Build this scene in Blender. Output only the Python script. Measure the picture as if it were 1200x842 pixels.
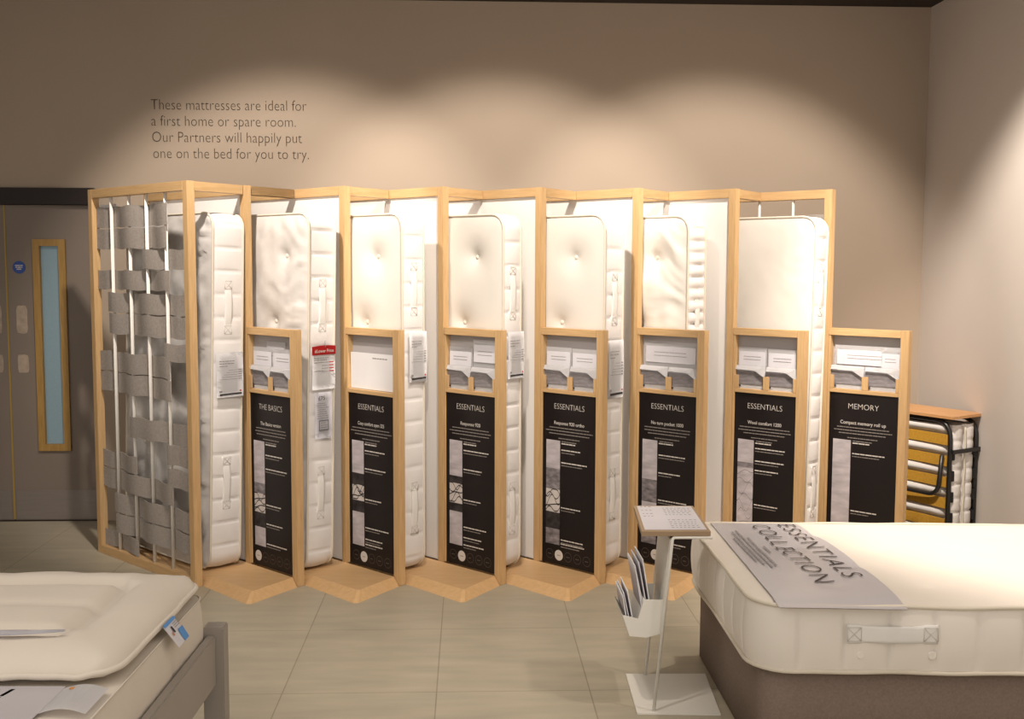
import bpy, bmesh, math, random
from mathutils import Vector, Matrix, noise
random.seed(7)
C = bpy.context.scene.collection
scene = bpy.context.scene
for o in list(bpy.data.objects):
    bpy.data.objects.remove(o)

# ---------------------------------------------------------------- camera
F_PX, PITCH, ROLL, YAW, EYE = 1269.97, 0.08505, 0.0037965, 0.0405546, 1.68776
cam_data = bpy.data.cameras.new('camera')
cam_data.sensor_width = 36.0
cam_data.lens = F_PX * 36.0 / 1200.0
cam_data.clip_start = 0.02
cam = bpy.data.objects.new('camera', cam_data)
C.objects.link(cam)
ca, sa, cp, sp = math.cos(YAW), math.sin(YAW), math.cos(PITCH), math.sin(PITCH)
fw = Vector((sa * cp, ca * cp, -sp))
rt = Vector((ca, -sa, 0))
up = rt.cross(fw)
cr, sr = math.cos(ROLL), math.sin(ROLL)
rt2, up2 = rt * cr + up * sr, up * cr - rt * sr
cam.matrix_world = Matrix(((rt2.x, up2.x, -fw.x, 0), (rt2.y, up2.y, -fw.y, 0),
                           (rt2.z, up2.z, -fw.z, EYE), (0, 0, 0, 1)))
scene.camera = cam

# ---------------------------------------------------------------- world, light, exposure
scene.view_settings.view_transform = 'Standard'
scene.view_settings.look = 'None'
scene.view_settings.gamma = 1.0
scene.view_settings.use_curve_mapping = False
scene.view_settings.exposure = 0.47
world = bpy.data.worlds.new('shop_ambient')
scene.world = world
world.use_nodes = True
world.node_tree.nodes['Background'].inputs[0].default_value = (1.0, 0.90, 0.80, 1)
world.node_tree.nodes['Background'].inputs[1].default_value = 0.70
WARM = (1.0, 0.89, 0.785)


def spot(loc, target, power, angle, blend=0.5, radius=0.05, color=WARM):
    d = bpy.data.lights.new('ceiling_or_fill_spot', 'SPOT')
    d.energy = power; d.spot_size = math.radians(angle); d.spot_blend = blend
    d.shadow_soft_size = radius; d.color = color
    o = bpy.data.objects.new('ceiling_or_fill_spot', d)
    C.objects.link(o)
    o.location = loc
    o.rotation_euler = (Vector(target) - Vector(loc)).to_track_quat('-Z', 'Y').to_euler()
    return o


# a row of track spots in front of the mattress display, aimed back at it
for lx, tx in ((-1.25, -1.15), (0.2, 0.2), (1.6, 1.62)):
    spot((lx, 4.75, 3.34), (tx, 7.19, 1.2), 195, 68, 0.5)
# spots over the beds and the side wall, then an added fill spot
spot((2.1, 3.1, 3.34), (1.5, 4.0, 0.55), 70, 62, 0.6)
spot((-1.9, 1.9, 3.34), (-1.3, 3.1, 0.65), 35, 62, 0.7)
spot((1.75, 4.5, 3.34), (3.04, 4.9, 1.2), 290, 92, 0.45)
spot((-0.2, 3.0, 3.34), (-0.2, 5.4, 0.15), 170, 62, 0.9)  # fill lamp added to brighten the lower display and floor


# ---------------------------------------------------------------- materials
def node_mat(name, rough=0.7, spec=0.3):
    m = bpy.data.materials.new(name)
    m.use_nodes = True
    nt = m.node_tree
    b = nt.nodes['Principled BSDF']
    b.inputs['Roughness'].default_value = rough
    b.inputs['Specular IOR Level'].default_value = spec
    return m, nt, b


def mat(name, col, rough=0.7, spec=0.3, var=0.06, scale=6.0, stretch=(1, 1, 1), bump=0.0, bscale=200.0, metallic=0.0, detail=4.0):
    """colour with a gentle noise variation and an optional fine bump, in object coordinates"""
    m, nt, b = node_mat(name, rough, spec)
    b.inputs['Metallic'].default_value = metallic
    tc = nt.nodes.new('ShaderNodeTexCoord')
    mp = nt.nodes.new('ShaderNodeMapping'); mp.inputs['Scale'].default_value = stretch
    nt.links.new(tc.outputs['Object'], mp.inputs['Vector'])
    n = nt.nodes.new('ShaderNodeTexNoise'); n.inputs['Scale'].default_value = scale; n.inputs['Detail'].default_value = detail
    nt.links.new(mp.outputs['Vector'], n.inputs['Vector'])
    r = nt.nodes.new('ShaderNodeValToRGB')
    r.color_ramp.elements[0].position = 0.3; r.color_ramp.elements[1].position = 0.7
    r.color_ramp.elements[0].color = tuple(c * (1 - var) for c in col) + (1,)
    r.color_ramp.elements[1].color = tuple(min(1, c * (1 + var)) for c in col) + (1,)
    nt.links.new(n.outputs['Fac'], r.inputs['Fac'])
    nt.links.new(r.outputs['Color'], b.inputs['Base Color'])
    if bump:
        n2 = nt.nodes.new('ShaderNodeTexNoise'); n2.inputs['Scale'].default_value = bscale; n2.inputs['Detail'].default_value = 3
        nt.links.new(mp.outputs['Vector'], n2.inputs['Vector'])
        bp = nt.nodes.new('ShaderNodeBump'); bp.inputs['Strength'].default_value = bump; bp.inputs['Distance'].default_value = 0.004
        nt.links.new(n2.outputs['Fac'], bp.inputs['Height'])
        nt.links.new(bp.outputs['Normal'], b.inputs['Normal'])
    return m


def wood_mat(name, col, dark, stretch):
    m, nt, b = node_mat(name, 0.42, 0.35)
    tc = nt.nodes.new('ShaderNodeTexCoord')
    mp = nt.nodes.new('ShaderNodeMapping'); mp.inputs['Scale'].default_value = stretch
    nt.links.new(tc.outputs['Object'], mp.inputs['Vector'])
    n = nt.nodes.new('ShaderNodeTexNoise'); n.inputs['Scale'].default_value = 9; n.inputs['Detail'].default_value = 8; n.inputs['Distortion'].default_value = 0.6
    nt.links.new(mp.outputs['Vector'], n.inputs['Vector'])
    r = nt.nodes.new('ShaderNodeValToRGB')
    r.color_ramp.elements[0].position = 0.28; r.color_ramp.elements[1].position = 0.66
    r.color_ramp.elements[0].color = dark + (1,); r.color_ramp.elements[1].color = col + (1,)
    nt.links.new(n.outputs['Fac'], r.inputs['Fac'])
    nt.links.new(r.outputs['Color'], b.inputs['Base Color'])
    return m


OAK, OAKD = (0.60, 0.40, 0.20), (0.50, 0.315, 0.145)
M = {}
M['oak_v'] = wood_mat('oak_upright', OAK, OAKD, (12, 12, 0.7))
M['oak_h'] = wood_mat('oak_rail', OAK, OAKD, (0.7, 12, 12))
M['oak_flat'] = wood_mat('oak_plinth', (0.66, 0.43, 0.22), (0.59, 0.37, 0.175), (0.8, 6, 6))
M['beech'] = wood_mat('varnished_beech_slat', (0.60, 0.33, 0.05), (0.48, 0.25, 0.03), (1.0, 10, 10))
M['beech_top'] = wood_mat('beech_board', (0.62, 0.34, 0.15), (0.52, 0.27, 0.11), (9, 1, 9))
M['door_oak'] = wood_mat('door_window_oak', (0.40, 0.24, 0.07), (0.30, 0.17, 0.04), (10, 10, 0.8))
M['wall'] = mat('taupe_wall_paint', (0.43, 0.35, 0.275), 0.85, 0.2, 0.02, 1.5, bump=0.05, bscale=300)
M['wall_side'] = mat('pale_grey_wall_paint', (0.66, 0.60, 0.545), 0.85, 0.2, 0.02, 1.5, bump=0.05, bscale=300)
M['ceiling'] = mat('dark_ceiling_paint', (0.055, 0.045, 0.04), 0.9, 0.1, 0.05, 2)
M['black_trim'] = mat('black_door_head', (0.02, 0.013, 0.012), 0.5, 0.3, 0.05, 2)
M['door'] = mat('taupe_door_paint', (0.21, 0.17, 0.14), 0.45, 0.35, 0.03, 2)
M['kick'] = mat('brushed_kick_plate', (0.23, 0.20, 0.18), 0.4, 0.5, 0.06, 5, (1, 1, 20), metallic=0.3)
M['brush'] = mat('brass_edge_strip', (0.38, 0.26, 0.06), 0.5, 0.4, 0.05, 4)
M['residue'] = mat('adhesive_residue', (0.40, 0.32, 0.25), 0.6, 0.3, 0.15, 25)
M['blue_sign'] = mat('blue_sign_plastic', (0.015, 0.06, 0.28), 0.4, 0.4, 0.04, 4)
M['white_panel'] = mat('white_laminate', (0.86, 0.83, 0.80), 0.55, 0.3, 0.01, 2)
M['white_metal'] = mat('white_powder_coat', (0.74, 0.72, 0.66), 0.4, 0.4, 0.02, 4)
M['cord'] = mat('white_upright', (0.78, 0.75, 0.70), 0.5, 0.3, 0.02, 8)
M['felt'] = mat('grey_felt', (0.34, 0.305, 0.275), 0.95, 0.05, 0.12, 90, bump=0.2, bscale=260, detail=6)
M['felt_dark'] = mat('charcoal_felt', (0.10, 0.085, 0.07), 0.95, 0.05, 0.2, 70, bump=0.3, bscale=260)
M['black'] = mat('black_board', (0.010, 0.007, 0.007), 0.42, 0.3, 0.05, 3)
M['paper'] = mat('white_paper', (0.76, 0.75, 0.76), 0.65, 0.2, 0.02, 10)
M['paper_cool'] = mat('cool_white_paper', (0.66, 0.65, 0.69), 0.6, 0.25, 0.04, 12)
M['backing'] = mat('shade_toned_backing_board', (0.40, 0.375, 0.375), 0.6, 0.25, 0.02, 5)  # white board in shade; the shade is put into its grey colour
M['ink'] = mat('dark_ink', (0.05, 0.045, 0.045), 0.7, 0.1, 0.02, 5)
M['ink_grey'] = mat('grey_ink', (0.30, 0.285, 0.285), 0.7, 0.1, 0.02, 5)
M['wall_ink'] = mat('brown_wall_vinyl', (0.085, 0.068, 0.05), 0.7, 0.1, 0.02, 5)
M['print_white'] = mat('white_print', (0.60, 0.56, 0.52), 0.6, 0.2, 0.02, 5)
M['print_grey'] = mat('grey_print', (0.22, 0.195, 0.18), 0.6, 0.2, 0.02, 5)
M['print_dim'] = mat('dim_ring_print', (0.11, 0.09, 0.08), 0.6, 0.2, 0.02, 5)
M['red'] = mat('red_label', (0.50, 0.02, 0.02), 0.5, 0.3, 0.04, 5)
M['blue_label'] = mat('blue_label_print', (0.10, 0.30, 0.66), 0.5, 0.3, 0.04, 5)
M['orange'] = mat('orange_print', (0.55, 0.25, 0.10), 0.6, 0.2, 0.05, 5)
M['grey_photo'] = mat('grey_photo_print', (0.22, 0.205, 0.215), 0.5, 0.3, 0.35, 16, (1, 1, 4))
M['photo_light'] = mat('pale_fabric_photo_print', (0.47, 0.43, 0.45), 0.5, 0.3, 0.22, 9, (1, 1, 3))
M['photo_mid'] = mat('grey_fabric_photo_print', (0.20, 0.18, 0.19), 0.5, 0.3, 0.5, 22, (1, 1, 2))
M['photo_dark'] = mat('dark_photo_print', (0.035, 0.03, 0.03), 0.5, 0.3, 0.6, 25)
M['photo_spring'] = mat('spring_photo_print', (0.58, 0.53, 0.50), 0.5, 0.3, 0.12, 14)
M['steel'] = mat('black_steel_tube', (0.018, 0.017, 0.017), 0.35, 0.5, 0.05, 5)
M['clip'] = mat('black_plastic_clip', (0.012, 0.012, 0.014), 0.5, 0.4, 0.05, 5)
M['divan'] = mat('taupe_upholstery', (0.225, 0.175, 0.145), 0.95, 0.1, 0.10, 120, bump=0.3, bscale=400)
M['frame_grey'] = mat('grey_painted_timber', (0.33, 0.295, 0.26), 0.5, 0.35, 0.03, 4, (1, 1, 1))
M['topper'] = mat('cream_cotton', (0.66, 0.60, 0.52), 0.9, 0.15, 0.02, 6, bump=0.15, bscale=40)
M['cream'] = mat('cream_knit', (0.70, 0.665, 0.61), 0.85, 0.15, 0.015, 8, bump=0.12, bscale=350)
M['cream_bed'] = mat('ivory_ticking', (0.70, 0.645, 0.57), 0.85, 0.15, 0.015, 5, bump=0.1, bscale=350)
M['border_bed'] = mat('ivory_border_ticking', (0.79, 0.745, 0.68), 0.8, 0.2, 0.02, 5, bump=0.1, bscale=350)
M['border'] = mat('white_quilted_border', (0.77, 0.74, 0.72), 0.7, 0.25, 0.015, 8, bump=0.12, bscale=300)
M['damask'] = mat('silver_damask', (0.60, 0.58, 0.56), 0.40, 0.5, 0.06, 18, bump=0.2, bscale=25)
M['damask_white'] = mat('white_damask', (0.66, 0.63, 0.60), 0.6, 0.3, 0.04, 18, bump=0.2, bscale=25)
M['piping'] = mat('cream_piping', (0.66, 0.60, 0.50), 0.8, 0.15, 0.02, 10)
M['piping_dark'] = mat('shadowed_olive_piping', (0.42, 0.38, 0.29), 0.8, 0.15, 0.02, 10)
M['handle'] = mat('white_webbing', (0.80, 0.78, 0.75), 0.6, 0.3, 0.02, 10, bump=0.1)
M['stitch'] = mat('grey_stitching', (0.62, 0.59, 0.55), 0.8, 0.1, 0.02, 10)
M['tuft'] = mat('felt_tuft', (0.72, 0.67, 0.58), 0.95, 0.05, 0.05, 40)
M['banner'] = mat('lilac_grey_bed_banner', (0.49, 0.47, 0.49), 0.33, 0.5, 0.025, 3)
M['banner_ink'] = mat('charcoal_banner_ink', (0.05, 0.042, 0.045), 0.5, 0.3, 0.02, 5)
M['sheet'] = mat('printed_cool_sheet', (0.56, 0.54, 0.57), 0.35, 0.4, 0.03, 8)
M['mount'] = mat('brown_board_edge', (0.34, 0.24, 0.15), 0.5, 0.3, 0.05, 8)


def glass_mat():
    m, nt, b = node_mat('frosted_blue_glass', 0.5, 0.5)
    b.inputs['Base Color'].default_value = (0.20, 0.31, 0.36, 1)
    tc = nt.nodes.new('ShaderNodeTexCoord')
    n = nt.nodes.new('ShaderNodeTexNoise'); n.inputs['Scale'].default_value = 60
    nt.links.new(tc.outputs['Object'], n.inputs['Vector'])
    r = nt.nodes.new('ShaderNodeValToRGB')
    r.color_ramp.elements[0].color = (0.17, 0.235, 0.27, 1); r.color_ramp.elements[1].color = (0.20, 0.275, 0.31, 1)
    nt.links.new(n.outputs['Fac'], r.inputs['Fac']); nt.links.new(r.outputs['Color'], b.inputs['Base Color'])
    b.inputs['Emission Color'].default_value = (0.42, 0.66, 0.78, 1)      # glow put into the pane itself; nothing is lit behind it
    b.inputs['Emission Strength'].default_value = 0.05
    return m


M['glass'] = glass_mat()


def floor_mat():
    m, nt, b = node_mat('stone_floor_tiles', 0.42, 0.4)
    tc = nt.nodes.new('ShaderNodeTexCoord')
    mp = nt.nodes.new('ShaderNodeMapping')
    mp.inputs['Location'].default_value = (0.125, -4.955 + 0.755 * 8, 0)
    nt.links.new(tc.outputs['Object'], mp.inputs['Vector'])
    br = nt.nodes.new('ShaderNodeTexBrick')
    br.offset = 0.0; br.squash = 1.0
    br.inputs['Scale'].default_value = 1.0
    br.inputs['Brick Width'].default_value = 0.612; br.inputs['Row Height'].default_value = 0.755
    br.inputs['Mortar Size'].default_value = 0.0028; br.inputs['Mortar Smooth'].default_value = 0.2
    br.inputs['Color1'].default_value = (0.42, 0.375, 0.285, 1); br.inputs['Color2'].default_value = (0.45, 0.405, 0.31, 1)
    br.inputs['Mortar'].default_value = (0.29, 0.25, 0.185, 1)
    nt.links.new(mp.outputs['Vector'], br.inputs['Vector'])
    mp2 = nt.nodes.new('ShaderNodeMapping'); mp2.inputs['Scale'].default_value = (1.2, 5, 1)
    nt.links.new(tc.outputs['Object'], mp2.inputs['Vector'])
    n = nt.nodes.new('ShaderNodeTexNoise'); n.inputs['Scale'].default_value = 2.2; n.inputs['Detail'].default_value = 7
    nt.links.new(mp2.outputs['Vector'], n.inputs['Vector'])
    r = nt.nodes.new('ShaderNodeValToRGB')
    r.color_ramp.elements[0].position = 0.3; r.color_ramp.elements[1].position = 0.75
    r.color_ramp.elements[0].color = (0.86, 0.86, 0.86, 1); r.color_ramp.elements[1].color = (1.08, 1.07, 1.05, 1)
    nt.links.new(n.outputs['Fac'], r.inputs['Fac'])
    mx = nt.nodes.new('ShaderNodeMix'); mx.data_type = 'RGBA'; mx.blend_type = 'MULTIPLY'
    mx.inputs['Factor'].default_value = 1.0
    nt.links.new(br.outputs['Color'], mx.inputs['A']); nt.links.new(r.outputs['Color'], mx.inputs['B'])
    nt.links.new(mx.outputs['Result'], b.inputs['Base Color'])
    return m


M['floor'] = floor_mat()


# ---------------------------------------------------------------- helpers
def obj(name, bm, m, parent=None, smooth=False, recalc=True):
    """link a bmesh as ONE mesh object"""
    if recalc:
        bmesh.ops.recalc_face_normals(bm, faces=bm.faces[:])
    me = bpy.data.meshes.new(name)
    bm.to_mesh(me); bm.free()
    for mm in (m if isinstance(m, (list, tuple)) else [m]):
        me.materials.append(M[mm])
    if smooth:
        for p in me.polygons:
            p.use_smooth = True
    o = bpy.data.objects.new(name, me)
    C.objects.link(o)
    if parent:
        o.parent = parent
    return o


def thing(name, label, cat, loc=(0, 0, 0), rot=(0, 0, 0), group=None):
    o = bpy.data.objects.new(name, None)
    o.empty_display_size = 0.1
    C.objects.link(o)
    o.location = loc; o.rotation_euler = rot
    return tag(o, label, cat, group)


def tag(o, label, cat, group=None):
    o['label'] = label; o['category'] = cat
    if group:
        o['group'] = group
    return o


def struct(o):
    o['kind'] = 'structure'
    return o


def box(bm, x0, x1, y0, y1, z0, z1, bev=0.0, mi=0):
    t = bmesh.new()
    vs = [t.verts.new((x, y, z)) for x in (x0, x1) for y in (y0, y1) for z in (z0, z1)]
    for f in ((0, 1, 3, 2), (4, 6, 7, 5), (0, 4, 5, 1), (2, 3, 7, 6), (0, 2, 6, 4), (1, 5, 7, 3)):
        t.faces.new([vs[i] for i in f])
    bmesh.ops.recalc_face_normals(t, faces=t.faces[:])
    if bev:
        bmesh.ops.bevel(t, geom=t.edges[:], offset=bev, segments=2, affect='EDGES')
    for f in t.faces:
        f.material_index = mi
    join(bm, t)
    return bm


def join(bm, t, mtx=None):
    mp = {}
    for v in t.verts:
        mp[v] = bm.verts.new(mtx @ v.co if mtx else v.co)
    for f in t.faces:
        try:
            nf = bm.faces.new([mp[v] for v in f.verts]); nf.material_index = f.material_index; nf.smooth = f.smooth
        except ValueError:
            pass
    t.free()


def bxo(name, m, parent, *a, bev=0.002):
    return obj(name, box(bmesh.new(), *a, bev=bev), m, parent)


def quad(bm, pts, mi=0):
    f = bm.faces.new([bm.verts.new(p) for p in pts]); f.material_index = mi
    return f


def prism(bm, pts, axis_vec, mi=0):
    """extrude a polygon of 3-D points along a vector"""
    a = [bm.verts.new(p) for p in pts]
    b = [bm.verts.new(Vector(p) + Vector(axis_vec)) for p in pts]
    n = len(a)
    fs = [bm.faces.new(a[::-1]), bm.faces.new(b)]
    for i in range(n):
        fs.append(bm.faces.new((a[i], a[(i + 1) % n], b[(i + 1) % n], b[i])))
    for f in fs:
        f.material_index = mi
    return bm


def tube(bm, pts, r, seg=8, closed=False, rx=None):
    pts = [Vector(p) for p in pts]
    n = len(pts)
    rings = []
    ref = Vector((0, 0, 1))
    for i, p in enumerate(pts):
        if closed:
            d = pts[(i + 1) % n] - pts[i - 1]
        else:
            d = pts[min(i + 1, n - 1)] - pts[max(i - 1, 0)]
        d.normalize()
        if i == 0:
            ref = Vector((0, 0, 1)) if abs(d.z) < 0.9 else Vector((1, 0, 0))
        s = d.cross(ref)
        if s.length < 1e-5:
            s = d.orthogonal()
        s.normalize(); u = s.cross(d); ref = u
        rings.append([bm.verts.new(p + s * math.cos(t) * (rx or r) + u * math.sin(t) * r)
                      for t in [2 * math.pi * k / seg for k in range(seg)]])
    for i in range(n if closed else n - 1):
        a, b = rings[i], rings[(i + 1) % n]
        for k in range(seg):
            f = bm.faces.new((a[k], a[(k + 1) % seg], b[(k + 1) % seg], b[k])); f.smooth = True
    if not closed:
        bm.faces.new(rings[0][::-1]); bm.faces.new(rings[-1])
    return bm


def arc_path(pts, r, n=6):
    """polyline with its inner corners rounded"""
    pts = [Vector(p) for p in pts]
    out = [pts[0]]
    for i in range(1, len(pts) - 1):
        a = (pts[i - 1] - pts[i]).normalized(); b = (pts[i + 1] - pts[i]).normalized()
        p0, p1 = pts[i] + a * r, pts[i] + b * r
        for k in range(n + 1):
            t = k / n
            out.append(p0 * (1 - t) ** 2 + pts[i] * 2 * t * (1 - t) + p1 * t * t)
    out.append(pts[-1])
    return out


def text_bm(s, width=None, size=None, align='CENTER', thin=0.0, space=1.0):
    """flat letters in the local XY plane, scaled to a width or a size; returns bmesh and real width"""
    cu = bpy.data.curves.new('lettering', 'FONT')
    cu.body = s; cu.size = 1.0; cu.align_x = align; cu.offset = thin; cu.space_character = space; cu.resolution_u = 3
    o = bpy.data.objects.new('lettering', cu)
    me = bpy.data.meshes.new_from_object(o)
    bpy.data.objects.remove(o); bpy.data.curves.remove(cu)
    bm = bmesh.new(); bm.from_mesh(me); bpy.data.meshes.remove(me)
    xs = [v.co.x for v in bm.verts]
    w = max(xs) - min(xs)
    k = width / w if width else size
    x0 = min(xs) if align == 'LEFT' else 0
    for v in bm.verts:
        v.co.x = (v.co.x - x0) * k; v.co.y *= (size or k); v.co.z = 0
    return bm, w * k


def add_text(bm, s, org, ux, uy, mi=0, lift=0.0, **kw):
    t, w = text_bm(s, **kw)
    ux, uy = Vector(ux), Vector(uy)
    for v in t.verts:
        v.co = Vector(org) + ux * v.co.x + uy * v.co.y
    for f in t.faces:
        f.material_index = mi
    join(bm, t)
    return w


def print_line(bm, org, ux, uy, width, h, mi=0, rnd=random):
    """a line of print too small to read: word-long dashes"""
    ux, uy, org = Vector(ux), Vector(uy), Vector(org)
    x = 0.0
    while x < width - h:
        w = min(rnd.uniform(1.5, 6.0) * h, width - x)
        quad(bm, [org + ux * x, org + ux * (x + w), org + ux * (x + w) + uy * h, org + ux * x + uy * h], mi)
        x += w + h * 0.45


# ---------------------------------------------------------------- the room
def plane(name, pts, m):
    bm = bmesh.new(); quad(bm, pts)
    return struct(obj(name, bm, m, recalc=False))


WALL_Y, WALL_X, LEFT_X, CEIL, FRONT_Y = 7.188, 3.045, -4.6, 3.40, -1.5
plane('floor', [(LEFT_X, FRONT_Y, 0), (WALL_X, FRONT_Y, 0), (WALL_X, WALL_Y, 0), (LEFT_X, WALL_Y, 0)], 'floor')
plane('ceiling', [(LEFT_X, 3.9, CEIL), (LEFT_X, WALL_Y, CEIL), (WALL_X, WALL_Y, CEIL), (WALL_X, 3.9, CEIL)], 'ceiling')
struct(obj('wall_right', box(bmesh.new(), WALL_X, WALL_X + 0.1, 1.5, WALL_Y + 0.1, 0, CEIL), 'wall_side'))
struct(obj('wall_left', box(bmesh.new(), LEFT_X - 0.1, LEFT_X, 3.9, WALL_Y + 0.1, 0, CEIL), 'wall'))
DX0, DXM, DX1, DZ = -3.56, -3.0, -2.44, 2.076
bm = bmesh.new()
box(bm, LEFT_X, DX0, WALL_Y, WALL_Y + 0.1, 0, CEIL)
box(bm, DX1, WALL_X, WALL_Y, WALL_Y + 0.1, 0, CEIL)
box(bm, DX0, DX1, WALL_Y, WALL_Y + 0.1, DZ + 0.1, CEIL)
struct(obj('wall_back', bm, 'wall'))

door = struct(bpy.data.objects.new('door_1', None)); C.objects.link(door); door.location = (0, WALL_Y, 0)
bxo('door_head', 'black_trim', door, DX0 - 0.05, -2.412, -0.05, 0.06, DZ + 0.002, DZ + 0.108)
bxo('jamb', 'black_trim', door, DX1 - 0.0, DX1 + 0.03, -0.012, 0.06, 0, DZ)
bxo('jamb', 'black_trim', door, DX0 - 0.03, DX0, -0.012, 0.06, 0, DZ)


def leaf(x0, x1, wx0, wx1):
    bm = bmesh.new()
    z0, z1 = 0.47, 1.856
    box(bm, x0, wx0, 0.006, 0.05, 0.004, DZ)
    box(bm, wx1, x1, 0.006, 0.05, 0.004, DZ)
    box(bm, wx0, wx1, 0.006, 0.05, 0.004, z0)
    box(bm, wx0, wx1, 0.006, 0.05, z1, DZ)
    l = obj('leaf', bm, 'door', door)
    bm = bmesh.new(); w = 0.044
    box(bm, wx0, wx0 + w, -0.012, 0.05, z0, z1); box(bm, wx1 - w, wx1, -0.012, 0.05, z0, z1)
    box(bm, wx0 + w, wx1 - w, -0.012, 0.05, z0, z0 + w); box(bm, wx0 + w, wx1 - w, -0.012, 0.05, z1 - w, z1)
    obj('window_frame', bm, 'door_oak', l)
    bxo('window_pane', 'glass', l, wx0 + w, wx1 - w, 0.02, 0.028, z0 + w, z1 - w, bev=0)
    bxo('kick_plate', 'kick', l, x0 + 0.01, x1 - 0.01, 0.003, 0.008, 0.012, 0.205, bev=0)
    return l


bxo('gap_cover_strip', 'black_trim', door, DX0, DX1, -0.012, 0.1, 0.0005, 0.006)  # black strip added to cover the bright gap under the leaves
bxo('light_block_sheet', 'black_trim', door, DX0 - 0.02, DX1 + 0.02, 0.062, 0.09, 0, DZ + 0.1)  # unseen black sheet added behind the leaves to block outside light
lr = leaf(DXM + 0.006, DX1, -2.824, -2.615)
ll = leaf(DX0, DXM - 0.006, -3.385, -3.176)
bxo('edge_strip', 'brush', door, DXM - 0.0055, DXM + 0.0055, 0.001, 0.03, 0.01, DZ)
for l, x in ((lr, -2.91), (ll, -3.075)):
    for z0, z1 in ((1.241, 1.43), (0.984, 1.107)):
        bm = bmesh.new()
        n = 22
        pts = []
        for k in range(n):
            t = 2 * math.pi * k / n
            c, s = math.cos(t), math.sin(t)
            q = 1 / max(abs(c), abs(s))
            q = min(q, 1.28) * random.uniform(0.93, 1.0)
            pts.append((x + 0.037 * c * q, 0.0045, (z0 + z1) / 2 + (z1 - z0) / 2 * s * q))
        bm.faces.new([bm.verts.new(p) for p in pts])
        obj('adhesive_patch', bm, 'residue', l)
bm = bmesh.new()
bmesh.ops.create_cone(bm, cap_ends=True, segments=32, radius1=0.041, radius2=0.041, depth=0.003,
                      matrix=Matrix.Translation((-2.917, 0.004, 1.674)) @ Matrix.Rotation(math.pi / 2, 4, 'X'))
sg = obj('blue_disc', bm, 'blue_sign', lr)
bm = bmesh.new()
for k, w in ((0, 0.044), (1, 0.05), (-1, 0.03)):
    print_line(bm, (-2.917 - w / 2, 0.0015, 1.671 + k * 0.012), (1, 0, 0), (0, 0, 1), w, 0.006)
obj('small_print', bm, 'print_white', sg)

# wall lettering
wl = thing('wall_lettering', 'four lines of thin brown lettering on the taupe back wall', 'lettering', (-1.54, WALL_Y - 0.003, 2.54))
for s_, z, x0, w in (('These mattresses are ideal for', 2.690, -2.043, 0.995), ('a first home or spare room.', 2.587, -2.043, 0.925),
                     ('Our Partners will happily put', 2.484, -2.040, 0.960), ('one on the bed for you to try.', 2.381, -2.036, 1.000)):
    bm = bmesh.new()
    add_text(bm, s_, (x0 + 1.54, 0, z - 2.54), (1, 0, 0), (0, 0, 1), width=w, size=0.098, align='LEFT', thin=-0.016)
    obj('text_line', bm, 'wall_ink', wl, recalc=False)

# ---------------------------------------------------------------- zigzag display frame
OX, OY, P = -1.7424, 5.9477, 0.535
ANG = -math.atan2(0.3074, 0.3084)
dh = Vector((math.cos(ANG), math.sin(ANG), 0)); nh = Vector((-dh.y, dh.x, 0))
L, PW, HT, HI, HP, REAR = 0.4355, 0.045, 2.1218, 1.3586, 0.046, 1.07
Tpt = lambda i: Vector((OX + P * i, OY, 0))

frame = thing('display_frame', 'tall zigzag oak display frame with white panels standing along the back wall', 'display frame')


def fin_empty_matrix(i):
    return Matrix.Translation(Tpt(i)) @ Matrix.Rotation(ANG, 4, 'Z')


def fpart(name, m, i, bm, parent=frame, smooth=False):
    o = obj(name, bm, m, parent, smooth)
    o.matrix_local = fin_empty_matrix(i)
    return o


def weave(x0, x1, slats, over, z0, z1, y0=0.022, amp=0.0145, wrap=(None, None), sag=0.0):
    """a felt strip running in and out of the uprights"""
    ks = sorted([(x, (-1 if o else 1)) for x, o in zip(slats, over) if x0 - 0.02 <= x <= x1 + 0.02])
    if not ks:
        ks = [((x0 + x1) / 2, -1)]
    n = max(6, int((x1 - x0) / 0.012))
    bm = bmesh.new()
    rows = []
    for k in range(n + 1):
        x = x0 + (x1 - x0) * k / n
        if x <= ks[0][0]:
            s = ks[0][1] * max(0.25, 1 - (ks[0][0] - x) / 0.12)
        elif x >= ks[-1][0]:
            s = ks[-1][1] * max(0.25, 1 - (x - ks[-1][0]) / 0.12)
        else:
            for (a, sa_), (b, sb) in zip(ks, ks[1:]):
                if a <= x <= b:
                    t = (x - a) / (b - a)
                    t = t * t * (3 - 2 * t)
                    s = sa_ * (1 - t) + sb * t
                    if sa_ == sb:
                        s *= 1 - 0.2 * math.sin(math.pi * t)
        ring = []
        dz = -sag * math.sin(math.pi * k / n) + 0.003 * math.sin(x * 31 + z0 * 50)
        for j in range(4):
            f = j / 3
            ring.append(Vector((x, y0 + s * amp - 0.0008 * math.sin(math.pi * f) * (1 if s < 0 else -1), z0 + (z1 - z0) * f + dz)))
        rows.append(ring)
    th = 0.0032
    front = [[bm.verts.new(p) for p in r] for r in rows]
    back = [[bm.verts.new(p + Vector((0, th, 0))) for p in r] for r in rows]
    for k in range(n):
        for j in range(3):
            for g, fl in ((front, False), (back, True)):
                f = bm.faces.new((g[k][j], g[k + 1][j], g[k + 1][j + 1], g[k][j + 1])); f.smooth = True
        for j in (0, 3):
            quad(bm, [v.co.copy() for v in (front[k][j], front[k + 1][j], back[k + 1][j], back[k][j])])
    for k in (0, n):
        for j in range(3):
            quad(bm, [v.co.copy() for v in (front[k][j], front[k][j + 1], back[k][j + 1], back[k][j])])
    return bm


def upright(x, z0, z1):
    bm = bmesh.new()
    tube(bm, [(x, 0.022, z0), (x, 0.022, z1)], 0.0055, 10, rx=0.0105)
    return bm


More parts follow.
